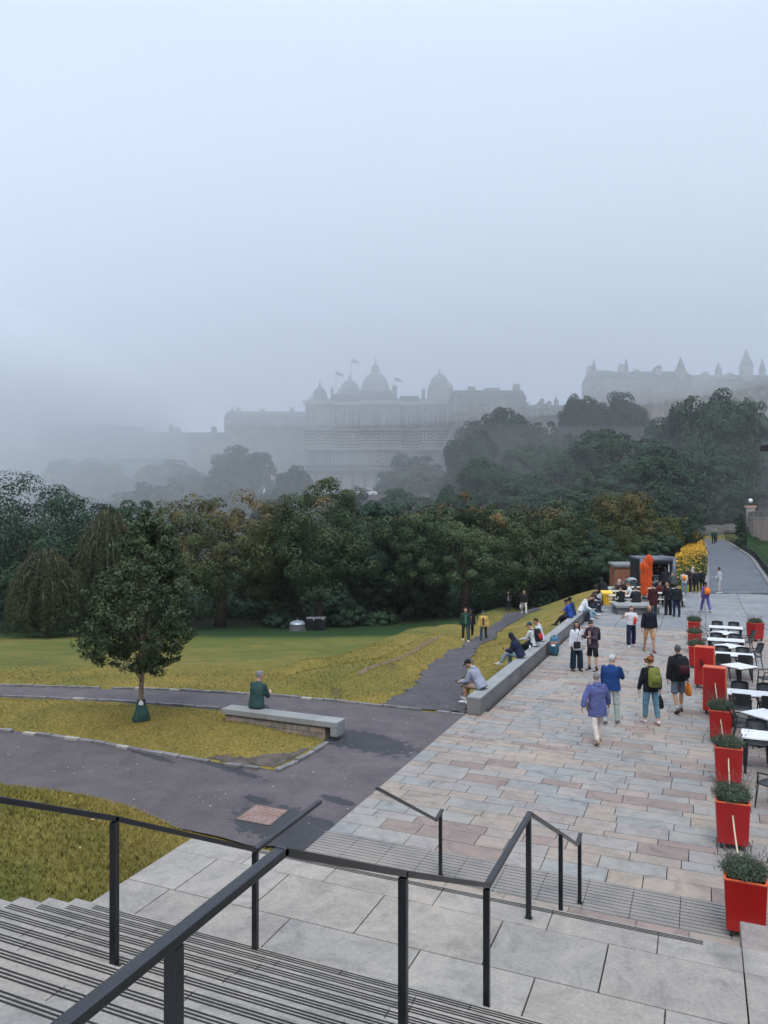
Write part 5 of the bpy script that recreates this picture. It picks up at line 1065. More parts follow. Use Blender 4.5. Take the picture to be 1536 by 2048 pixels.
m = MB(); m.box((0,.75,.18), (L_-.12,1.3,.36)); m.build('base', simple('dark_block_stone', (.14,.14,.145), .8, .2, 2), sb_); m = MB()
for s2 in (-1,1): m.box((s2*L_/4*1.03,.75,.42), (L_/2*1.03-.01,1.55,.12))
m.build('slab', M_conct, sb_, bevel=.01)
M_orc = NG('orange_canvas'); c = M_orc.ramp(M_orc.noise(4, M_orc.obj(), 4), [(.3, (.42,.05,.012)), (.7, (.62,.10,.02))]); M_orc.bump(M_orc.noise(9, M_orc.obj(), 4), .5, .05); M_orc = M_orc.out(c, .75, .2)
for k, (px, d, tz, lb) in enumerate(((1288, 45.2, 2.38, 'closed orange parasol, the shorter left one of the pair before the kiosk'), (1297, 46.3, 2.72, 'closed orange parasol, the taller right one of the pair before the kiosk'))):
    p = W(px, d, 0); us = empty('closed_parasol', (p.x, p.y, 0), YAW, lb, 'parasol', 'closed orange parasols before the kiosk'); m = MB(); n = 32; vs = []; r_ = random.Random(k); ph = r_.uniform(0,6); rg = [(tz+.04,.03),(tz-.02,.10),(tz-.12,.19),(tz-.38,.30),(tz-.52,.22),(tz-.9,.20),(tz-1.25,.22),(tz-1.42,.17),(tz-1.7,.24),(tz-1.95,.26),(tz-2.05,.22)]
    for z, r0 in rg:
        for i in range(n): t = 2*math.pi*i/n; q = r0*.80*(1+.34*math.sin(t*6+ph+z*.8)+.15*math.sin(t*11+z*5)); vs.append((q*math.cos(t)+.03*math.sin(z*5+ph), q*math.sin(t), z+(.05*math.sin(t*6+ph) if z < tz-.3 else 0)))
    m.add(vs, [(i*n+j, i*n+(j+1)%n, (i+1)*n+(j+1)%n, (i+1)*n+j) for i in range(len(rg)-1) for j in range(n)]+[tuple(range(n-1,-1,-1))]); m.build('canopy', M_orc, us, True)
    m = MB(); m.tube([(0,0,0),(0,0,tz+.08)], .03, 8); m.build('pole', M_kio, us); m = MB(); m.box((0,0,.04), (.6,.6,.08)); m.build('base', M_conc, us)
M_wood = simple('pale_picnic_wood', (.50,.44,.36), .8, .15, 3, .2)
def picnic():
    rt = empty('picnic_table'); m = MB()
    for k in range(5): m.box((0,-.30+k*.15,.73), (1.75,.14,.04))
    m.build('tabletop', M_wood, rt)
    for s2 in (-1,1): m = MB(); m.box((0,s2*.66-.07,.44), (1.75,.13,.04)); m.box((0,s2*.66+.07,.44), (1.75,.13,.04)); m.build('bench_seat', M_wood, rt)
    for sx_ in (-1,1): m = MB(); m.bar((sx_*.6,-.25,.71),(sx_*.6,-.62,0),.09,.05); m.bar((sx_*.6,.25,.71),(sx_*.6,.62,0),.09,.05); m.bar((sx_*.65,-.72,.39),(sx_*.65,.72,.39),.04,.09); m.build('leg_frame', simple('dark_picnic_frame', (.10,.07,.055), .8), rt)
    return rt
pt = picnic(); PT = [(1250,41.3,'picnic table nearest the stone block seat'),(1249,43.6,'picnic table second from the stone block seat, left'),(1334,42.6,'picnic table on the right behind the two dark-clothed people'),(1262,46.2,'picnic table just before the grey litter bin'),(1322,45.2,'picnic table between the closed parasols and the kiosk queue')]
for i, (px, d, lb) in enumerate(PT): o = pt if i == 0 else copy_tree(pt); p = W(px, d, 0); o.location = (p.x, p.y, .003); o.rotation_euler = (0,0,YAW*.4); tag(o, lb, 'picnic table', 'pale picnic tables near the kiosk')
# ---------------- ramp railings ----------------
def hoop_fence(label, P, h_, step, lean=0):
    rt = empty('railing', P[0], 0, label, 'railing'); o_ = Vector(P[0]); m = MB(); n = 0
    for a_, b_ in zip(P[:-1], P[1:]): m.bar(a_-o_+Vector((0,0,h_)), b_-o_+Vector((0,0,h_)), .04, .05); m.bar(a_-o_+Vector((0,0,.12)), b_-o_+Vector((0,0,.12)), .03, .03)
    m.build('rail', M_rail, rt); acc = 0
    for a_, b_ in zip(P[:-1], P[1:]):
        L_ = (b_-a_).length; t = acc
        while t < L_ and n < 95: q = a_.lerp(b_, t/L_)-o_; m = MB(); m.box((q.x, q.y, q.z+h_/2), (.07, .07, h_+.06)); m.build('post', M_rail, rt); n += 1; t += step
        acc = t-L_
hoop_fence('black low railing along the right side of the ramp', [p+Vector((.45,0,.02)) for p in RR], .62, .85)
hoop_fence('black low railing along the left side of the ramp beside the flowers', [p+Vector((-.45,0,.02)) for p in RL[8:]], .7, 1.1)
# wildflower bank
rng = np.random.default_rng(31); poly = np.array([(q.x, q.y) for q in (W(1395,53.5,0),W(1414,58,0),W(1415,68,0),W(1408,80,0),W(1396,96,0),W(1372,92,0),W(1352,74,0),W(1338,64,0),W(1345,57,0))])
P = np.column_stack([rng.uniform(poly[:,0].min(), poly[:,0].max(), 30000), rng.uniform(poly[:,1].min(), poly[:,1].max(), 30000)]); P = P[poly_sd(P, poly) < 0]; z = hN(P); dd = -P[:,0]*sa+P[:,1]*ca
tall = np.clip((dd-66)/12, 0, 1); hgt = .35+tall*.75+rng.random(len(P))*.25
Pp = np.column_stack([P, z+hgt*rng.uniform(.2, 1, len(P))]); V, Q_ = leaf_quads(Pp, unit(rng.normal(size=Pp.shape)+np.array([0,0,.4])), .17, rng, .4); tag(np_mesh('wildflower_leaves', V, Q_, foliage_mat('wild_greens', (.05,.08,.025), (.13,.16,.05), (.30,.20,.05), .9, .6)), 'rough green and straw growth on the bank left of the ramp', 'wildflowers', kind='stuff')
k_ = (rng.random(len(P)) < tall*.26+.012); Pf = np.column_stack([P[k_], z[k_]+hgt[k_]+.05]); Pf = np.repeat(Pf, 2, 0)+rng.normal(size=(k_.sum()*2, 3))*.07; V, Q_ = leaf_quads(Pf, unit(rng.normal(size=Pf.shape)*.6+np.array([0,-.3,.8])), .13, rng, .9); tag(np_mesh('wildflower_blooms', V, Q_, simple('yellow_petals', (.50,.28,.02), .8, .45, 1.2)), 'mass of yellow flowers on the bank left of the ramp', 'flowers', kind='stuff')
# slim young tree on the lawn right of the ramp, and the pale stone object at its top
p = W(1482, 84, 0); z0 = hz(p.x, p.y); sl = empty('slim_tree', (p.x, p.y, z0), 0, 'slim dark young tree standing on the lawn right of the ramp', 'tree'); c_, _ = crown_mesh('crown', .62, .62, 2.0, 60, 60, .16, 88, F_dark, .45, shape='cone', parent=sl); c_.location = (0,0,2.1); m = MB(); m.tube([(0,0,-.1),(0,0,1.5),(0,0,3.8)], [.07,.05,.02], 7); m.build('trunk', M_bark, sl)

# fallen leaves and litter specks lying about: too many to count
rng = np.random.default_rng(61); P = np.column_stack([rng.uniform(-30, -5.7, 900), rng.uniform(3, 26, 900)]); sd = poly_sd(P, ASPH2); isd = poly_sd(P, ISL); z = np.where(sd < 0, .008, hN(P)+.045); z = np.where(isd < 0, isl_h(P)+.04, z)
k_ = (P[:,1] > 5) & ~((P[:,0] > XL-.1) & (P[:,1] < 10)); P, z = P[k_], z[k_]; V, Q_ = leaf_quads(np.column_stack([P, z]), unit(rng.normal(size=(len(P),3))*.25+np.array([0,0,1])), .05, rng, .6)
tag(np_mesh('fallen_leaves', V, Q_, foliage_mat('dry_leaves', (.22,.13,.05), (.45,.36,.20))), 'fallen dry leaves scattered over the grass and tarmac', 'leaves', kind='stuff')
# ---------------- people ----------------
REM = []
def cloth(name, col, rough=.85, sc_=7, var=.12):
    key = ('cloth', name, col)
    if key in _mc: return _mc[key]
    g = NG(name); n = g.noise(sc_, g.obj(), 4, .55, .8); c = g.ramp(g.noise(3, g.obj(), 4), [(.3, tuple(x*(1-var) for x in col)), (.7, tuple(min(1, x*(1+var)) for x in col))]); g.bump(n, 1.0, .06)
    _mc[key] = g.out(c, rough, .2); return _mc[key]
SKIN = {'pale': (.50,.30,.22), 'tan': (.38,.21,.13), 'brown': (.20,.105,.065), 'olive': (.33,.19,.12)}
def skin_mat(k): return simple('skin_'+k, SKIN[k], .55, .08, 8, .05, .35)
def cap(m, a, b, r0, r1, n=10):
    a, b = Vector(a), Vector(b); d = b-a; L = max(d.length, 1e-4); u = d/L
    m.tube([a-u*r0*.86, a-u*r0*.5, a, b, b+u*r1*.5, b+u*r1*.86], [r0*.5, r0*.87, r0, r1, r1*.87, r1*.5], n)
def flat(m, pts, rad, n=12): m.tube(pts, rad, n)
def rem(o, vox): REM.append((o, vox)); return o
HAIR = {'black': (.012,.010,.010), 'brown': (.05,.028,.016), 'grey': (.22,.22,.23), 'white': (.55,.54,.52), 'ginger': (.22,.09,.035), 'auburn': (.13,.045,.025), 'greydark': (.10,.10,.105), 'fair': (.25,.16,.08)}
def person(label, pos, face, h=1.74, skin='pale', hair=('short', 'brown'), top=(.1,.1,.1), sleeve=2.0, hem=.10, bulk=0.0, inner=None, bottom=(.05,.05,.06), leg=2.0, flare=0.0, shoe=(.03,.03,.03), sole=None,
           legs=((0,2),(0,2)), spread=4, arms=((8,8,15,5),(8,8,15,5)), lean=2, head=(0,5), seat=None, vox=None, group=None, fat=1.0, hood=None, glasses=False, socks=None, lift=0, foot=(None, None), collar=None):
    s = h/1.75; pos = Vector(pos); rz = YAW+R(face); root = empty('person', pos, rz, label, 'person', group)
    d_cam = pos.length; vx = vox or (.0085 if d_cam < 24 else (.012 if d_cam < 42 else .017))
    U = Vector((0, math.sin(R(lean)), math.cos(R(lean)))); Fv = Vector((0, math.cos(R(lean)), -math.sin(R(lean)))); X = Vector((1,0,0))
    P = Vector((0,0,0)); L = []
    for i, sd_ in enumerate((-1, 1)):
        hp, kn = legs[i]; hip = P+X*(sd_*.088*s)+Vector((0,0,-.03*s)); ab = R(spread)*sd_
        d1 = Vector((math.sin(ab), math.sin(R(hp))*math.cos(ab), -math.cos(R(hp))*math.cos(ab))); kne = hip+d1*(.425*s); a2 = hp-kn
        d2 = Vector((math.sin(ab)*.25, math.sin(R(a2)), -math.cos(R(a2)))).normalized(); ank = kne+d2*(.405*s); fp_ = foot[i] if foot[i] is not None else (max(-60, min(20, a2*.9)) if (a2 < -18) else 0)
        fd = Vector((math.sin(ab)*.5, math.cos(R(fp_)), math.sin(R(fp_)))).normalized(); fu = X.cross(fd).normalized(); L.append((hip, kne, ank, fd, fu, d2))
    if seat is None: zoff = -min(min(l[2].z-.085*s, (l[2]+l[3]*.16*s-l[4]*.075*s).z) for l in L)+lift
    else: zoff = seat+.115*s
    O = Vector((0,0,zoff)); P = P+O; L = [(a+O, b+O, c+O, d, e_, f_) for a, b, c, d, e_, f_ in L]
    neck = P+U*(.50*s); A = []
    for i, sd_ in enumerate((-1, 1)):
        fl, ab, el, inw = arms[i]; sh = P+U*(.432*s)+X*(sd_*.170*s*(1+(fat-1)*.45))
        base = -U*math.cos(R(fl))+Fv*math.sin(R(fl)); d1 = (base*math.cos(R(ab))+X*(sd_*math.sin(R(ab)))).normalized(); elb = sh+d1*(.285*s)
        b2 = -U*math.cos(R(fl+el))+Fv*math.sin(R(fl+el)); d2 = (b2*math.cos(R(inw))-X*(sd_*math.sin(R(inw)))).normalized()
        if el < 60: d2 = (d2+X*(sd_*math.sin(R(ab))*.6)).normalized()
        wr = elb+d2*(.245*s); A.append((sh, elb, wr, d2, sd_))
    HR = Matrix.Rotation(R(head[0]), 3, 'Z')@Matrix.Rotation(-R(head[1]+lean*.5), 3, 'X'); hc = neck+U*(.05*s)+HR@Vector((0,.018*s,.115*s))
    def hp_(x, y, z): return hc+HR@Vector((x*s, y*s, z*s))
    # body: one skin surface
    b = MB(); b.ball(hc, (.074*s,.092*s,.108*s), 16, 12, M3=HR); b.ball(hp_(0,.022,-.055), (.055*s,.064*s,.06*s), 12, 8, M3=HR); cap(b, neck-U*.03*s, hp_(0,-.015,-.06), .052*s, .05*s)
    if vx < .013:
        b.tube([hp_(0,.088,.018), hp_(0,.108,-.02), hp_(0,.094,-.032)], [.007*s,.013*s,.012*s], 6); b.tube([hp_(-.02,.086,-.058), hp_(.02,.086,-.058)], .0075*s, 6)
        for q in (-1,1): b.ball(hp_(q*.075,-.005,-.005), (.012*s,.02*s,.03*s), 6, 5, M3=HR)
    w0 = .152*s*fat; b.loft([(P-U*.09*s, w0*.8, .09*s, X, Fv), (P, w0*1.0, .105*s, X, Fv), (P+U*.17*s, w0*.84, .088*s, X, Fv), (P+U*.33*s, w0*1.02, .105*s, X, Fv), (P+U*.43*s, w0*1.05, .088*s, X, Fv), (P+U*.49*s, .07*s, .06*s, X, Fv)], 16)
    for hip, kne, ank, fd, fu, d2 in L:
        cap(b, hip, kne, .078*s, .053*s); cap(b, kne, kne.lerp(ank, .35), .05*s, .054*s); cap(b, kne.lerp(ank, .35), ank, .053*s, .034*s); cap(b, ank-fu*.035*s, ank+fd*.15*s-fu*.05*s, .036*s, .028*s)
    for sh, elb, wr, d2, sd_ in A:
        cap(b, sh, elb, .046*s, .037*s); cap(b, elb, wr, .037*s, .025*s); side = (X*sd_-d2*(X*sd_).dot(d2)); side = side.normalized() if side.length > .05 else Fv; thumb = Fv-d2*Fv.dot(d2); thumb = thumb.normalized() if thumb.length > .1 else U
        pn = d2.cross(thumb).normalized(); inwd = -side if abs(pn.dot(side)) > .5 else pn
        pc = wr+d2*.045*s; b.loft([(wr, .024*s, .018*s, thumb, inwd), (pc, .038*s, .015*s, thumb, inwd), (wr+d2*.085*s, .036*s, .014*s, thumb, inwd)], 10)
        for k in range(4):
            r0 = wr+d2*.08*s+thumb*((.028-.0185*k)*s); ln = (.062,.07,.066,.052)[k]*s; c1 = r0+(d2*.8+inwd*.35).normalized()*ln*.55; c2 = c1+(d2*.45+inwd*.75).normalized()*ln*.5; b.tube([r0-d2*.02*s, r0, c1, c2], [.0095*s,.0095*s,.009*s,.007*s], 6)
        t0 = wr+d2*.025*s+thumb*.025*s; b.tube([t0, t0+(thumb*.7+d2*.6+inwd*.3)*.035*s, t0+(thumb*.5+d2+inwd*.4)*.058*s], [.012*s,.0105*s,.008*s], 6)
    rem(b.build('body', skin_mat(skin), root, True), vx)
    if vx < .013:
        for q in (-1,1): m = MB(); m.ball(hp_(q*.031,.081,.012), (.013*s,.008*s,.007*s), 8, 6, M3=HR); m.build('eye', simple('eye_dark', (.015,.012,.012), .3), root, True)
        m = MB(); m.tube([hp_(-.022,.0925,-.058), hp_(.022,.0925,-.058)], .004*s, 5); m.build('mouth', simple('lips', (.28,.10,.08), .5), root)
    if glasses: m = MB(); [m.ball(hp_(q*.033,.092,.012), (.024*s,.006*s,.019*s), 8, 6, M3=HR) for q in (-1,1)]; m.tube([hp_(-.07,.0,.02), hp_(-.055,.09,.018), hp_(.055,.09,.018), hp_(.07,0,.02)], .003*s, 4); m.build('glasses', simple('dark_glasses', (.01,.01,.012), .2), root)
    # lower garment
    t = .014*s; m = MB(); m.loft([(P-U*.11*s, w0*.92, .105*s, X, Fv), (P-U*.03*s, w0*1.06+t*.6, .115*s+t, X, Fv), (P+U*.10*s, w0*.93+t*.6, .10*s+t, X, Fv)], 16)
    for hip, kne, ank, fd, fu, d2 in L:
        f1 = min(1, leg); e1 = hip.lerp(kne, f1); m.tube([hip+(hip-kne)*.05, hip, hip.lerp(kne, f1*.5), e1], [.088*s, .09*s+t*.5, .08*s+t*.5+flare*.3, (.062+.012*(1-f1))*s+t+flare*.6+(.018*s if leg < 1.01 else 0)], 12)
        if leg > 1.01: f2 = min(1, leg-1); e2 = kne.lerp(ank-fu*.02*s, f2); m.ball(kne, .062*s+t*.7+flare*.6, 10, 7); m.tube([kne, kne.lerp(e2, .4), e2], [.058*s+t+flare*.6, .058*s+t*.8+flare*.8, .046*s+t*.8+flare], 12)
    rem(m.build('shorts' if leg < 1.2 else 'trousers', cloth('bottom_cloth', bottom), root, True), max(vx, .010))
    # upper garment
    t = (.018+bulk)*s; m = MB(); rg = [(P-U*hem*s, w0*1.02+t*1.1, .112*s+t, X, Fv), (P+U*.0*s, w0*1.02+t, .110*s+t, X, Fv), (P+U*.17*s, w0*.90+t, .095*s+t, X, Fv), (P+U*.33*s, w0*1.04+t, .110*s+t, X, Fv), (P+U*.415*s, w0*1.02+t*.8, .092*s+t*.8, X, Fv), (P+U*.485*s, .085*s+t*.4, .07*s+t*.4, X, Fv), (P+U*.515*s, .062*s+t*.3, .06*s+t*.3, X, Fv)]
    m.loft(rg, 18)
    for sh, elb, wr, d2, sd_ in A:
        f1 = min(1, sleeve); e1 = sh.lerp(elb, f1); m.ball(sh, .050*s+t*.45, 10, 7); m.tube([sh, sh.lerp(e1, .5), e1], [.050*s+t*.5, .045*s+t*.6, .041*s+t*.7], 10)
        if sleeve > 1.0: f2 = min(1, sleeve-1); e2 = elb.lerp(wr, f2*.98); m.ball(elb, .040*s+t*.6, 8, 6); m.tube([elb, elb.lerp(e2, .6), e2], [.039*s+t*.65, .035*s+t*.65, .030*s+t*.55], 10)
    if collar: m.tube([neck-U*.035*s, neck+U*.03*s], [.085*s, .066*s], 12)
    if hood == 'down': m.loft([(neck-Fv*.07*s-U*.11*s, .05*s,.03*s, X, Fv), (neck-Fv*.085*s-U*.03*s, .10*s,.05*s, X, Fv), (neck-Fv*.05*s+U*.03*s, .10*s,.06*s, X, Fv), (neck-Fv*.03*s+U*.055*s, .07*s,.05*s, X, Fv)], 12)
    rem(m.build('jacket' if bulk > .008 else 'shirt', cloth('top_cloth', top), root, True), max(vx, .010))
    if inner:                                           # shirt front seen in an open jacket
        m = MB(); yo = .112*s+t*1.02
        for q in range(6):
            a_ = P+U*((-.02+.085*q)*s); prof = (.112,.108,.10,.105,.112,.098)[q]*s+t; m.v += [tuple(a_-X*.05*s+Fv*(prof)), tuple(a_+X*.05*s+Fv*(prof)), tuple(a_+X*.04*s+Fv*(prof+.012)), tuple(a_-X*.04*s+Fv*(prof+.012))]
        n = 4
        for q in range(5):
            for k in range(4): m.f.append((q*4+k, q*4+(k+1)%4, (q+1)*4+(k+1)%4, (q+1)*4+k)); m.m.append(0)
        m.build('shirt_front', cloth('inner_cloth', inner), root, True)
    for hip, kne, ank, fd, fu, d2 in L:
        m = MB(); sx = fd.cross(fu).normalized(); h0 = ank-fu*.04*s
        m.loft([(h0-fd*.075*s, .026*s,.028*s, sx, fu), (h0-fd*.05*s, .038*s,.042*s, sx, fu), (h0+fd*.02*s+fu*.004*s, .042*s,.046*s, sx, fu), (h0+fd*.10*s-fu*.012*s, .048*s,.032*s, sx, fu), (h0+fd*.165*s-fu*.02*s, .043*s,.022*s, sx, fu), (h0+fd*.195*s-fu*.024*s, .022*s,.014*s, sx, fu)], 12)
        o = m.build('shoe', cloth('shoe_cloth', shoe, .6), root, True)
        m = MB(); m.loft([(h0-fd*.08*s-fu*.04*s, .028*s,.010*s, sx, fu), (h0-fu*.040*s, .044*s,.012*s, sx, fu), (h0+fd*.10*s-fu*.041*s, .050*s,.011*s, sx, fu), (h0+fd*.20*s-fu*.04*s, .022*s,.009*s, sx, fu)], 12); m.build('sole', cloth('sole_rubber', sole or tuple(x*.6+.02 for x in shoe)), o, True)
        if socks: m = MB(); m.tube([ank-fu*.02*s, ank-d2*.09*s], [.042*s,.04*s], 10); m.build('sock', cloth('sock_cloth', socks), root, True)
    # hair, hats
    st, hcn = hair; hm = cloth('hair', HAIR.get(hcn, hcn) if isinstance(hcn, str) else hcn, .6, 22, .35); m = MB(); nm = 'hair'
    if st in ('short', 'long', 'curly', 'bob', 'bun', 'cap', 'beanie'):
        m.ball(hp_(0,-.020,.022), (.080*s,.090*s,.096*s), 14, 10, M3=HR); m.ball(hp_(0,.035,.075), (.062*s,.045*s,.034*s), 10, 7, M3=HR)
    if st == 'balding': m.loft([(hp_(0,-.022,-.035), .076*s,.078*s, HR@X, HR@Vector((0,1,0))), (hp_(0,-.026,.02), .079*s,.08*s, HR@X, HR@Vector((0,1,0))), (hp_(0,-.03,.045), .072*s,.072*s, HR@X, HR@Vector((0,1,0)))], 14)
    if st == 'curly': r_ = random.Random(1); [m.ball(hp_(r_.gauss(0,.055), -.03+r_.gauss(0,.045), .03+r_.gauss(0,.05)), .038*s, 7, 5) for _ in range(30)]
    if st == 'bob': m.loft([(hp_(0,-.035,.03), .088*s,.075*s, X, Fv), (hp_(0,-.045,-.06), .098*s,.068*s, X, Fv), (hp_(0,-.05,-.12), .085*s,.05*s, X, Fv)], 12)
    if st == 'long': m.loft([(hp_(0,-.03,.04), .084*s,.075*s, X, Fv), (hp_(0,-.045,-.06), .092*s,.062*s, X, Fv), (neck-Fv*.075*s-U*.06*s, .105*s,.04*s, X, Fv), (neck-Fv*.11*s-U*.2*s, .085*s,.025*s, X, Fv)], 12); [m.tube([hp_(q*.07,-.0,.03), hp_(q*.082,.01,-.07), neck+X*(q*.085*s)+Fv*.07*s-U*.05*s, neck+X*(q*.07*s)+Fv*.115*s-U*.17*s], [.02*s,.026*s,.026*s,.012*s], 8) for q in (-1,1)]
    if st == 'bun': m.tube([hp_(0,-.10,.03), hp_(0,-.12,-.05), neck-Fv*.12*s-U*.12*s], [.025*s,.03*s,.012*s], 8)
    if st == 'hijab': nm = 'headscarf'; m.ball(hp_(0,-.012,.012), (.090*s,.095*s,.118*s), 14, 10, M3=HR); m.loft([(hp_(0,-.02,-.05), .085*s,.08*s, X, Fv), (neck-U*.02*s, .10*s,.09*s, X, Fv), (neck-U*.12*s, .16*s,.125*s, X, Fv)], 14)
    if st == 'hoodup': nm = 'hood'; m.ball(hp_(0,-.025,.01), (.10*s,.098*s,.128*s), 14, 10, M3=HR); m.loft([(hp_(0,-.03,-.06), .088*s,.08*s, X, Fv), (neck-U*.05*s, .12*s,.10*s, X, Fv)], 12)
    if m.v: rem(m.build(nm, hm, root, True), max(vx, .009))
    if st in ('cap', 'beanie'):
        m = MB(); m.loft([(hp_(0,-.008,.035), .090*s,.102*s, HR@X, HR@Vector((0,1,0))), (hp_(0,-.012,.075), .087*s,.098*s, HR@X, HR@Vector((0,1,0))), (hp_(0,-.015,.11), .066*s,.072*s, HR@X, HR@Vector((0,1,0))), (hp_(0,-.015,.13), .02*s,.02*s, HR@X, HR@Vector((0,1,0)))], 16)
        if st == 'cap': m.loft([(hp_(0,.10,.038), .07*s,.075*s, HR@X, HR@Vector((0,1,0))), (hp_(0,.10,.046), .068*s,.072*s, HR@X, HR@Vector((0,1,0)))], 14)
        m.build('cap' if st == 'cap' else 'woolly_hat', cloth('hat_cloth', hood if isinstance(hood, tuple) else (.02,.02,.025)), root, True)
    Mw = Matrix.Translation(pos)@Matrix.Rotation(rz, 4, 'Z')
    return dict(root=root, M=Mw, P=P, U=U, F=Fv, X=X, neck=neck, A=A, L=L, s=s, rz=rz, hc=hc, t=t)
def place(o, pr, label, cat, group=None): o.matrix_world = pr['M']; o.location = pr['M'].translation; o.rotation_euler = (0,0,pr['rz']); return tag(o, label, cat, group)
def backpack(pr, label, col, col2=None, w=.30, h_=.46, d=.17, drop=.0):
    s, U, Fv, X = pr['s'], pr['U'], pr['F'], pr['X']; rt = empty('backpack'); place(rt, pr, label, 'backpack'); c = pr['P']+U*((.27-drop)*s)-Fv*((.11+d/2)*s+pr['t']); m = MB()
    m.loft([(c-U*h_/2, w*.42, d*.45, X, Fv), (c-U*h_*.42, w*.5, d*.52, X, Fv), (c, w*.5, d*.56, X, Fv), (c+U*h_*.35, w*.46, d*.45, X, Fv), (c+U*h_*.5, w*.3, d*.28, X, Fv)], 20, power=3.2); m.build('body', cloth('pack_cloth', col, .8), rt, True)
    m = MB(); m.loft([(c-U*h_*.38-Fv*d*.52, w*.36, d*.12, X, Fv), (c-Fv*d*.56, w*.37, d*.16, X, Fv), (c+U*h_*.08-Fv*d*.5, w*.33, d*.10, X, Fv)], 16, power=3.2); m.build('pocket', cloth('pack_pocket', col2 or tuple(x*.75 for x in col), .8), rt, True)
    m = MB()
    for q in (-1,1):
        y0 = c+X*(q*.07*s)+U*h_*.42+Fv*d*.3; m.tube([y0, pr['neck']+X*(q*.10*s)+U*.005*s+Fv*.0, pr['P']+U*.40*s+X*(q*.115*s)+Fv*(.118*s+pr['t']), pr['P']+U*.22*s+X*(q*.13*s)+Fv*(.098*s+pr['t']), pr['P']+U*.14*s+X*(q*.17*s)], .017, 6)
    m.build('strap', cloth('pack_strap', tuple(x*.6 for x in col), .8), rt, True); return rt
def carried(pr, side, label, cat, name, col, w=.26, h_=.30, d=.10, grip=.10, power=3):
    sh, elb, wr, d2, sd_ = pr['A'][side]; hnd = wr+d2*.09*pr['s']; rt = empty(name); place(rt, pr, label, cat); c = hnd-Vector((0,0,grip)); m = MB(); X, Y = Vector((0,1,0)), Vector((1,0,0))
    m.loft([(c-Vector((0,0,h_)), w*.40, d*.4, X, Y), (c-Vector((0,0,h_*.85)), w*.5, d*.55, X, Y), (c-Vector((0,0,h_*.4)), w*.47, d*.45, X, Y), (c, w*.34, d*.15, X, Y)], 16, power=power); m.build('body', cloth('bag_cloth', col, .6, 9, .2), rt, True)
    m = MB(); m.tube([c+X*w*.2-Vector((0,0,.01)), hnd+X*.02, c-X*w*.2-Vector((0,0,.01))], .008, 6); m.build('handle', cloth('bag_handle', tuple(x*.7 for x in col)), rt); return rt
def shoulder_bag(pr, label, col, side, w=.25, h_=.20, z=.0, fwd=.05, rev=False):
    s, U, Fv, X = pr['s'], pr['U'], pr['F'], pr['X']; rt = empty('shoulder_bag'); place(rt, pr, label, 'bag'); sd_ = side; c = pr['P']+U*z+X*(sd_*.17*s)+Fv*fwd; m = MB()
    m.loft([(c-U*h_/2, w*.45,.05, Fv, X), (c-U*h_*.3, w*.5,.065, Fv, X), (c+U*h_*.4, w*.48,.05, Fv, X), (c+U*h_*.5, w*.4,.03, Fv, X)] if not rev else [(c-U*h_/2, w*.45,.05, X, Fv), (c-U*h_*.3, w*.5,.06, X, Fv), (c+U*h_*.4, w*.48,.05, X, Fv), (c+U*h_*.5, w*.4,.03, X, Fv)], 14, power=3); m.build('body', cloth('bag_leather', col, .6), rt, True)
    m = MB(); k = .125*s+pr['t']; m.tube([c+U*h_*.4, pr['P']+U*.2*s+X*(sd_*.08*s)+Fv*k, pr['P']+U*.38*s-X*(sd_*.06*s)+Fv*k, pr['neck']-X*(sd_*.09*s)+U*.01, pr['P']+U*.3*s-X*(sd_*.02*s)-Fv*k, c+U*h_*.4-Fv*.02], .009, 6); m.build('strap', cloth('bag_strap', tuple(x*.8 for x in col)), rt); return rt
def phone(pr, side, label):
    sh, elb, wr, d2, sd_ = pr['A'][side]; c = wr+d2*.11*pr['s']+Vector((0,0,.02)); m = MB(); m.box((0,0,0), (.07,.14,.01), M=Matrix.Translation(c)@Matrix.Rotation(R(35), 4, 'X')); o = m.build('mobile_phone', simple('phone_black', (.012,.012,.015), .25)); place(o, pr, label, 'phone'); return o
WALK = ((22,6),(-14,16)); WALK2 = ((-16,22),(20,5)); STAND = ((1,2),(-1,2)); SIT = ((84,80),(84,84))
def K(px, py, z=0): return G(px, py, z)
def Hh(px, py): p = hit(px, py, 15, 110); return p
NAVY = (.012,.02,.05); DENIM = (.13,.20,.28); BLK = (.012,.013,.016); WHT = (.62,.64,.66)
# --- walkers on the terrace
p = person('elderly person with short grey hair in a long blue-violet raincoat and cream trousers', K(1194,1484), 8, 1.62, 'pale', ('short','grey'), (.085,.10,.24), 2, .28, .035, bottom=(.62,.55,.50), shoe=(.45,.33,.22), legs=((-14,14),(16,8)), arms=((-12,30,10,0),(14,26,12,0)), lean=5, head=(-25,4), fat=1.18, hood='down', leg=1.95)
shoulder_bag(p, 'tan handbag at the left hip of the person in the blue-violet raincoat', (.20,.12,.08), -1, .24, .20, -.06)
p = person('white-haired man in a royal blue sweater and pale trousers, hand raised to his face', K(1222,1447), -28, 1.76, 'pale', ('short','white'), (.012,.045,.16), 2, .10, .02, bottom=(.36,.42,.40), shoe=(.12,.11,.10), sole=(.3,.3,.3), legs=((-6,8),(8,4)), arms=((10,6,15,5),(38,10,122,18)), lean=3, head=(-28,4), fat=1.2, leg=1.98, collar=True, glasses=True)
p = person('woman with curly auburn hair in a black jacket and cropped jeans, walking away', K(1301,1446), 4, 1.70, 'pale', ('curly','ginger'), (.012,.014,.02), 2, .12, .018, bottom=(.10,.20,.27), shoe=(.55,.50,.48), legs=((6,3),(-8,10)), arms=((6,14,10,0),(4,14,10,0)), lean=3, head=(8,0), fat=1.05, leg=1.78, flare=.004, collar=True)
backpack(p, 'olive green backpack on the woman with curly auburn hair', (.17,.19,.04), (.14,.155,.03), .30, .47, .17)
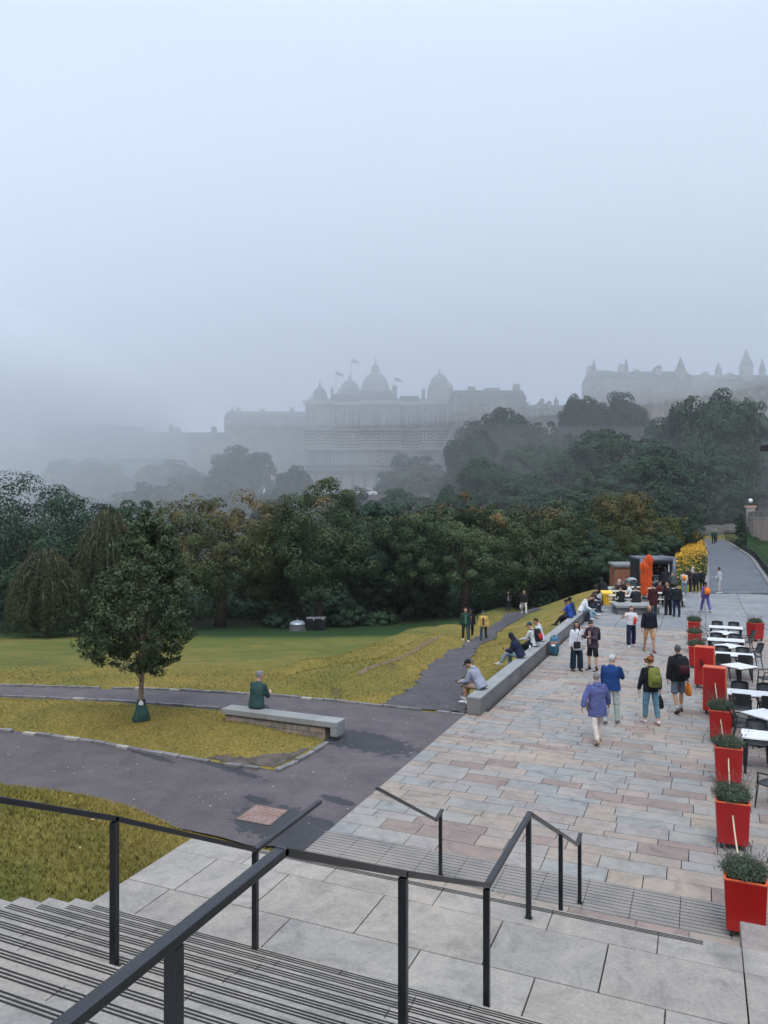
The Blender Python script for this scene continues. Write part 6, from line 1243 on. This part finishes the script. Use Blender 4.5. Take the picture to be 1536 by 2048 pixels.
carried(p, 1, 'small black drawstring bag hanging from the hand of the woman with the olive backpack', 'bag', 'hand_bag', BLK, .20, .30, .14)
p = person('man with short dark grey hair in a black jacket and grey shorts, striding away', K(1356,1424), 4, 1.80, 'tan', ('short','greydark'), BLK, 2, .13, .025, bottom=(.10,.12,.15), leg=.98, shoe=(.10,.065,.05), sole=(.03,.025,.02), legs=((-4,26),(10,5)), arms=((-4,13,8,0),(4,14,8,0)), lean=3, head=(-16,0), fat=1.15, socks=(.35,.36,.40), hood='down')
backpack(p, 'black and maroon backpack on the man in grey shorts', (.014,.014,.018), (.06,.015,.02), .33, .50, .20)
carried(p, 1, 'orange plastic carrier bag in the hand of the man with the black backpack', 'bag', 'carrier_bag', (.75,.23,.02), .30, .32, .12, .05, 2.2)
p = person('bald bearded man in a black sweater and tan shorts, walking towards the stairs', K(1298,1303), 176, 1.80, 'tan', ('beard','grey'), (.008,.010,.018), 1.95, .08, .015, bottom=(.42,.24,.12), leg=1.02, shoe=(.22,.06,.05), sole=(.10,.06,.04), legs=((14,4),(-8,12)), arms=((-4,12,12,0),(4,14,12,0)), lean=1, head=(0,0), fat=1.12)
m = MB(); s_ = p['s']; m.ball(p['hc']+Vector((0,.035,-.075)), (.056*s_,.052*s_,.042*s_), 10, 7); m.build('beard', cloth('hair', (.20,.18,.16), .8), p['root'], True)
p = person('woman with red-brown fringe in a white t-shirt and wide navy trousers', K(1262,1293), 172, 1.66, 'pale', ('bob','auburn'), (.60,.60,.62), .55, .02, .0, bottom=NAVY, flare=.03, leg=1.93, shoe=(.6,.6,.6), legs=((-10,8),(12,4)), arms=((22,16,100,30),(30,45,105,10)), lean=1, head=(8,8))
carried(p, 0, 'crumpled red shopping bag held by the woman in the white t-shirt', 'bag', 'shopping_bag', (.55,.03,.025), .24, .30, .10, -.04, 2.2)
p = person('woman with long black hair in a white open cardigan and wide navy trousers, standing', K(1153,1341), 186, 1.68, 'olive', ('long','black'), (.58,.60,.64), 2, .22, .012, inner=(.66,.66,.70), bottom=(.008,.02,.035), flare=.045, leg=1.95, shoe=BLK, legs=STAND, arms=((2,9,8,0),(2,9,8,0)), lean=0, head=(-20,-2))
shoulder_bag(p, 'black crossbody bag in front of the woman in the white cardigan', BLK, .25, .24, .22, -.02, .15, True)
p = person('young man in a plum hooded jacket and black shorts looking down at a phone', K(1185,1341), 128, 1.74, 'pale', ('short','brown'), (.065,.045,.065), 2, .16, .025, inner=(.45,.28,.26), bottom=BLK, leg=1.0, shoe=BLK, sole=(.5,.5,.5), legs=STAND, arms=((25,8,88,22),(28,8,92,22)), lean=4, head=(5,32), fat=1.08, hood='down', socks=(.10,.05,.06), spread=7)
backpack(p, 'black backpack on the young man in the plum jacket', BLK, None, .28, .42, .15); phone(p, 0, 'black phone in the hands of the young man in the plum jacket')
# --- near the kiosk
p = person('woman with a dark ponytail in a purple tracksuit walking away', K(1411,1224), 2, 1.66, 'olive', ('bun','black'), (.10,.07,.22), 2, .12, .02, bottom=(.11,.08,.24), shoe=(.6,.6,.62), legs=WALK, arms=((-14,12,12,0),(16,12,14,0)), lean=2, head=(0,0), flare=.012)
backpack(p, 'bright orange backpack on the woman in the purple tracksuit', (.78,.20,.015), (.70,.15,.01), .27, .36, .14)
p = person('man in a pale grey tracksuit standing on the edge of the ramp', K(1439,1187), 60, 1.78, 'brown', ('short','black'), (.42,.43,.45), 2, .10, .02, bottom=(.38,.37,.37), shoe=(.7,.7,.7), legs=((4,2),(-4,3)), arms=((12,6,50,10),(2,8,20,0)), lean=1, head=(0,5))
kg = 'people queueing and standing by the kiosk'
person('person in a long maroon coat standing in front of the stone block seat', K(1306,1234), 8, 1.76, 'pale', ('short','brown'), (.045,.008,.012), 2, .36, .025, bottom=(.03,.035,.05), legs=STAND, arms=((0,8,10,0),(2,8,10,0)), head=(6,2), group=kg)
person('woman with fair hair in an all-black outfit standing beside the man in a navy coat', K(1336,1230), 12, 1.70, 'pale', ('short','fair'), BLK, 2, .14, .03, bottom=BLK, flare=.02, legs=STAND, arms=((20,10,50,10),(20,10,50,10)), head=(10,14), fat=1.12, group=kg)
person('man in a black padded jacket and navy trousers standing with his back turned', K(1353,1233), -6, 1.74, 'tan', ('short','black'), (.012,.016,.02), 2, .10, .035, bottom=(.012,.02,.05), legs=STAND, arms=((4,16,45,0),(2,10,12,0)), head=(-12,4), fat=1.18, group=kg)
p = person('woman in a white top with a small orange backpack in the queue', K(1368,1191), -20, 1.64, 'tan', ('bun','black'), (.55,.55,.56), 1.2, .08, .0, bottom=DENIM, legs=STAND, arms=((30,10,70,10),(6,10,10,0)), head=(0,10), shoe=(.5,.5,.5), group=kg)
backpack(p, 'small orange backpack on the woman in the white top', (.80,.25,.03), None, .24, .30, .12)
person('man with dark hair and a black sleeveless vest queueing left of the white headscarf', K(1376,1186), 150, 1.76, 'olive', ('short','black'), (.02,.018,.02), 2, .10, .02, bottom=BLK, legs=STAND, arms=((20,10,60,10),(2,8,8,0)), shoe=(.5,.5,.5), group=kg)
person('person in a white headscarf and long beige coat', K(1385,1184), -170, 1.72, 'olive', ('hijab',(.70,.70,.70)), (.24,.19,.15), 2, .52, .03, bottom=(.10,.09,.08), legs=STAND, arms=((6,8,20,5),(6,8,20,5)), group=kg)
person('child-sized person in a black coat right of the white headscarf', K(1392,1185), 10, 1.58, 'olive', ('short','black'), (.012,.013,.018), 2, .30, .035, bottom=BLK, legs=STAND, arms=((0,14,10,0),(0,14,10,0)), shoe=(.5,.5,.5), group=kg)
person('person in a black hooded jacket farthest right in the queue, beside the flowers', K(1404,1181), 20, 1.52, 'olive', ('short','black'), (.012,.013,.018), 2, .20, .035, bottom=BLK, legs=STAND, arms=((0,14,10,0),(0,14,10,0)), hood='down', group=kg)
person('customer in a black hooded coat leaning at the kiosk counter', W(1331, 48.6, 0), 0, 1.80, 'tan', ('hoodup',(.014,.016,.02)), (.012,.014,.018), 2, .22, .04, bottom=BLK, legs=STAND, arms=((40,14,60,10),(40,14,60,10)), fat=1.2, lean=8, group=kg)
person('stooping customer in a grey-green jacket in front of the kiosk', W(1348, 46.6, 0), 5, 1.74, 'pale', ('short','greydark'), (.05,.055,.055), 2, .12, .03, bottom=BLK, legs=STAND, arms=((30,14,50,10),(30,14,50,10)), lean=22, head=(0,15), fat=1.2, group=kg)
# --- seated at the picnic tables
tg_ = 'people sitting at the picnic tables'
def seated(label, px, d, face, **k):
    z = k.pop('z', .46); a = dict(legs=((82,82),(80,86)), arms=((30,10,70,15),(30,10,70,15)), lean=14, head=(0,18), seat=z, vox=.016, group=tg_); a.update(k); return person(label, W(px, d, 0), face, **a)
seated('dark-haired person in black eating at the nearest picnic table', 1243, 40.5, 5, hair=('short','brown'), top=BLK, bottom=BLK); seated('person in a black padded jacket with a backpack shape, back turned, nearest picnic table', 1273, 40.4, 0, hair=('short','black'), top=(.015,.018,.02), bottom=BLK, bulk=.05, fat=1.2)
seated('person in a grey hooded jacket bending over the second picnic table', 1237, 44.9, 175, hair=('hoodup',(.5,.5,.5)), top=(.05,.05,.045), bottom=(.05,.08,.13)); seated('red-haired person in black leaning over the second picnic table', 1246, 44.6, 165, hair=('long','auburn'), top=(.03,.02,.025), bottom=BLK)
seated('person in a teal jacket sitting behind the red-haired person', 1252, 47.3, 160, hair=('short','brown'), top=(.03,.10,.10), bottom=BLK); seated('woman with tied ginger hair in a white t-shirt at the second picnic table', 1262, 42.6, 60, hair=('bun','ginger'), top=(.62,.64,.66), bottom=DENIM, sleeve=.6)
seated('dark figure sitting at the picnic table beneath the orange parasols', 1318, 43.7, 170, hair=('short','brown'), top=(.10,.02,.02), bottom=BLK); seated('dark figure hunched at the far right picnic table', 1329, 44.1, 190, hair=('short','black'), top=BLK, bottom=BLK)
p = seated('person in black leggings sitting sideways on the right picnic bench', 1349, 41.9, -60, hair=('short','black'), top=BLK, bottom=(.02,.022,.025), legs=((70,50),(85,70)))
# --- along the low wall
sg = 'people sitting along the low wall'; SZ = .465
def wallp(label, px, py, face, left=True, **k):
    q = G(px, py, SZ); q.x = -5.50 if left else -5.36; q.z = 0; a = dict(legs=((78,72),(84,84)), arms=((38,8,62,20),(38,8,62,20)), lean=30, head=(0,25), seat=SZ, group=sg); a.update(k); return person(label, q, face-math.degrees(YAW), **a)
p = wallp('young man in a black cap, grey hooded jacket and tan shorts on the wall end', 968, 1378, 78, hair=('cap','black'), skin='tan', top=(.26,.28,.35), bulk=.03, hood='down', bottom=(.33,.23,.18), leg=1.05, shoe=(.62,.62,.64), socks=(.5,.5,.5), lean=34, legs=((86,84),(92,80)), arms=((52,6,58,14),(52,6,60,14)), h=1.74)
phone(p, 0, 'black phone held by the young man in the grey hooded jacket')
p = wallp('person in a navy hooded sweatshirt and pale jeans sitting cross-legged, looking at a phone', 1050, 1316, 80, hair=('hoodup',(.012,.014,.025)), skin='tan', top=(.014,.02,.045), bulk=.03, bottom=(.19,.27,.33), shoe=(.55,.54,.52), legs=((96,60),(84,84)), lean=26, arms=((35,8,82,25),(35,8,82,25)))
phone(p, 0, 'white phone held by the person in the navy sweatshirt')
p = wallp('man in a teal cap and white sweater sitting with his back to the terrace', 1078, 1293, 70, hair=('cap','brown'), hood=(.02,.09,.13), top=(.52,.54,.56), bottom=BLK, lean=14, arms=((40,8,50,10),(25,8,60,10)))
backpack(p, 'red and black rucksack worn by the man in the teal cap', (.015,.015,.018), (.50,.03,.03), .30, .46, .18)
p = wallp('smiling man with short dark hair in a white hooded jacket, leaning towards his companion', 1098, 1283, 110, hair=('short','black'), skin='tan', top=(.50,.52,.58), bulk=.02, hood='down', bottom=BLK, lean=16, head=(10,10)); shoulder_bag(p, 'dark strap bag worn by the smiling man in the white jacket', (.02,.025,.05), 1, .2, .15)
p = wallp('person in a bright blue t-shirt sitting with his back turned', 1147, 1236, 78, hair=('short','black'), skin='brown', top=(.02,.06,.33), sleeve=.8, bottom=(.02,.022,.03), lean=14, legs=((80,40),(84,70))); q = wallp('curly-haired person in a navy t-shirt half hidden behind the bright blue t-shirt', 1153, 1231, 78, hair=('curly','black'), skin='brown', top=(.02,.035,.09), bottom=BLK, lean=12)
for px, py, lb, kk in ((1170,1224,'person in a white hooded top and light jeans, legs stretched over the terrace', dict(hair=('short','fair'), top=(.62,.63,.65), bulk=.02, hood='down', bottom=(.22,.34,.43), legs=((92,30),(96,88)), shoe=(.65,.65,.65))),
        (1180,1219,'person in a black sleeveless jacket bending over their knees on the wall', dict(hair=('short','brown'), top=(.02,.02,.024), bottom=(.22,.32,.40), lean=38)), (1188,1213,'person with brown hair eating, sitting on the wall in a dark top', dict(hair=('long','brown'), top=(.06,.02,.025), bottom=(.03,.05,.08), lean=30)), (1196,1207,'person in dark clothes at the far end of the group on the wall', dict(hair=('short','black'), top=BLK, bottom=(.02,.03,.05), lean=18))):
    wallp(lb, px, py, -70, left=False, vox=.013, **kk)
p = G(1205, 1183, SZ); person('person in a black coat crouched on the wall behind the yellow bin', (-5.42, p.y, 0), 55-math.degrees(YAW), 1.74, 'pale', ('hoodup', (.014,.015,.018)), BLK, 2, .2, .05, bottom=BLK, legs=((95,80),(88,60)), arms=((50,10,80,20),(50,10,80,20)), lean=26, seat=SZ, fat=1.25)
# luggage on the wall
q = G(1101, 1309, 0); q.x = -5.02; sc2 = empty('suitcase', (-4.99, q.y, 0), .1, 'teal blue upright suitcase with an orange strap standing beside the low wall', 'suitcase'); m = MB(); m.loft([((0,0,.06),.14,.22),((0,0,.09),.15,.235),((0,0,.66),.15,.235),((0,0,.69),.13,.21)], 24, power=6); [m.box((.15,-.16+.08*k,.37), (.012,.03,.54)) for k in range(5)]; [m.box((-.14+.09*k,-.235,.37), (.03,.012,.54)) for k in range(4)]
m.build('shell', simple('blue_shell', (.03,.12,.19), .4, .15, 3, .05), sc2, True); m = MB(); m.loft([((0,0,.47),.158,.243),((0,0,.52),.158,.243)], 24, power=6); m.build('strap', simple('orange_webbing', (.70,.20,.05), .8), sc2)
for a_ in (-.1,.1):
    for b_ in (-.17,.17): m = MB(); m.tube([(a_-.015,b_,.03),(a_+.015,b_,.03)], .03, 8); m.build('wheel', M_blk, sc2)
m = MB(); m.tube([(0,-.1,.69),(0,-.1,.73),(0,.1,.73),(0,.1,.69)], .012, 6); m.build('handle', M_blk, sc2); m = MB(); m.box((-.02,-.26,.40), (.14,.01,.08)); m.build('label', M_wfr, sc2)
q = G(1167, 1242, 0); m = MB(); m.loft([((0,0,0),.16,.12),((0,0,.1),.19,.14),((0,0,.32),.15,.11),((0,0,.42),.06,.05)], 16, power=3); o = m.build('backpack', cloth('pack_cloth2', (.03,.03,.06), .8), None, True); o.location = (-5.02, q.y, 0); tag(o, 'dark backpack set down on the terrace against the wall below the group', 'backpack')
q = G(1140, 1245, .465); m = MB(); m.loft([((0,0,0),.028,.028),((0,0,.05),.04,.04),((0,0,.08),.02,.02)], 10); o = m.build('white_cup', simple('cup_paper', (.7,.68,.6), .6), None, True); o.location = (-5.38, q.y, .466); tag(o, 'small pale cup on the wall beside the bright blue t-shirt', 'cup')
q = G(1063, 1300, .465); m = MB(); m.tube([(0,0,0),(0,0,.13),(0,0,.15),(0,0,.18)], [.033,.033,.014,.014], 10); o = m.build('water_bottle', simple('clear_bottle', (.6,.65,.68), .2), None, True); o.location = (-5.5, q.y, .466); tag(o, 'clear water bottle standing on the wall beside the teal-capped man', 'bottle')
# --- man on the stone bench
q = G(512, 1416, .43); p = person('grey-haired man in a dark green shirt sitting on the stone bench', (q.x, q.y+.02, 0), -32, 1.78, 'pale', ('short','grey'), (.028,.065,.062), 1.05, .10, .02, bottom=(.09,.10,.11), leg=.8, shoe=(.14,.07,.045), legs=((66,14),(58,4)), arms=((34,4,75,28),(34,4,75,28)), lean=9, head=(-8,6), seat=.435, fat=1.15, collar=True, socks=(.05,.06,.08), spread=-2)
# --- people on the gravel path
pg = 'walkers on the gravel path'
person('bearded man in a green sweater and open dark green jacket walking along the gravel path', Hh(931,1283), 176, 1.80, 'pale', ('short','brown'), (.018,.045,.035), 2, .14, .03, inner=(.07,.15,.13), bottom=(.03,.05,.07), shoe=(.65,.65,.66), legs=WALK, arms=((4,9,8,0),(-4,9,8,0)), group=pg, fat=1.1)
person('curly-haired woman in a dark coat and orange top, just behind the bearded man', Hh(941,1277), 178, 1.68, 'brown', ('curly','black'), BLK, 2, .2, .03, inner=(.50,.12,.03), bottom=BLK, shoe=(.5,.4,.38), legs=WALK2, arms=((0,8,10,0),(0,8,10,0)), group=pg)
person('person in a mustard yellow jacket and dark woolly hat on the gravel path', Hh(967,1282), 168, 1.66, 'tan', ('beanie','black'), (.50,.33,.10), 2, .10, .03, inner=(.05,.05,.05), bottom=(.03,.05,.07), shoe=(.06,.05,.05), legs=WALK2, arms=((0,12,30,5),(0,12,20,0)), head=(-25,-2), hood=(.03,.05,.05), group=pg)
person('woman in a black jacket, farthest left on the gravel path by the dark trees', Hh(1016,1224), 180, 1.70, 'pale', ('long','black'), BLK, 2, .14, .03, inner=(.2,.2,.2), bottom=(.02,.025,.04), shoe=(.4,.25,.2), legs=STAND, arms=((10,10,60,20),(10,10,60,20)), group=pg)
p = person('woman in a black jacket and cream trousers carrying a white bag by the dark trees', Hh(1048,1228), 176, 1.72, 'pale', ('long','fair'), BLK, 2, .10, .03, bottom=(.55,.53,.46), shoe=(.6,.6,.6), legs=WALK, arms=((2,10,8,0),(2,12,8,0)), flare=.01, group=pg)
carried(p, 1, 'white carrier bag held by the woman in cream trousers', 'bag', 'carrier_bag', (.6,.65,.7), .28, .34, .1, .04, 2.3)
q = G(1427, 1088, 1.62); p = person('person in a green jacket at the top of the ramp', q, 0, 1.80, 'pale', ('short','grey'), (.02,.06,.045), 2, .14, .04, bottom=BLK, legs=STAND); backpack(p, 'green rucksack on the person at the top of the ramp', (.02,.08,.06), None, .28, .45, .18)
q = G(1432, 1086, 1.65); person('second person beside the green jacket at the top of the ramp', q, 120, 1.74, 'pale', ('short','white'), (.05,.06,.07), 2, .12, .04, bottom=BLK, legs=STAND)
# finish: fuse every figure part into one smooth surface
bpy.context.view_layer.update()
for o, vx in REM:
    r = o.modifiers.new('fuse', 'REMESH'); r.mode = 'VOXEL'; r.voxel_size = vx; r.use_smooth_shade = True
    s_ = o.modifiers.new('smooth', 'SMOOTH'); s_.factor = .6; s_.iterations = 2 if o.name.startswith('body') else 4
dg = bpy.context.evaluated_depsgraph_get()
new = []
for o, vx in REM: new.append((o, bpy.data.meshes.new_from_object(o.evaluated_get(dg), depsgraph=dg)))
for o, me in new: old = o.data; nm = old.name; o.modifiers.clear(); o.data = me; bpy.data.meshes.remove(old); me.name = nm
# ---------------- haze ----------------
def vol_mat(name, dens, col=(.964,.982,1.0), aniso=0.0):
    m = bpy.data.materials.new(name); m.use_nodes = True; t = m.node_tree; t.nodes.clear(); o = t.nodes.new('ShaderNodeOutputMaterial'); v = t.nodes.new('ShaderNodeVolumePrincipled')
    v.inputs['Color'].default_value = (*col, 1); v.inputs['Density'].default_value = dens; v.inputs['Anisotropy'].default_value = aniso
    t.links.new(v.outputs[0], o.inputs['Volume']); return m
hb = MB(); hb.box((0, 160, 41), (1100, 560, 102)); hb_o = hb.build('haze', vol_mat('haze', .00016)); tag(hb_o, 'thin pale haze filling the air over the gardens', 'haze', kind='stuff')
def bank(px, d, z, ru, rd_, rz, dens, label):
    m = MB(); m.ball((0,0,0), (ru, rd_, rz), 40, 24); o = m.build('fog_bank', vol_mat('fog_bank', dens), smooth=False); q = W(px, d, z); o.location = q; o.rotation_euler = (0,0,YAW); tag(o, label, 'fog', kind='stuff'); return o
bank(-200, 185, 18, 70, 84, 42, .012, 'bank of fog hanging over the far left of the hillside')
bank(20, 190, 12, 96, 86, 40, .0036, 'thin outer veil of fog left of the domed building')
bank(-60, 190, 14, 72, 78, 34, .0065, 'thinner bank of fog left of the domed building')
bank(600, 185, 86, 210, 92, 58, .012, 'low cloud swallowing the domes and spires')
bank(560, 186, 2, 290, 92, 24, .0020, 'low mist drifting between the hillside trees')
bank(500, 190, 6, 300, 98, 44, .0024, 'mist rising over the hillside below the skyline')
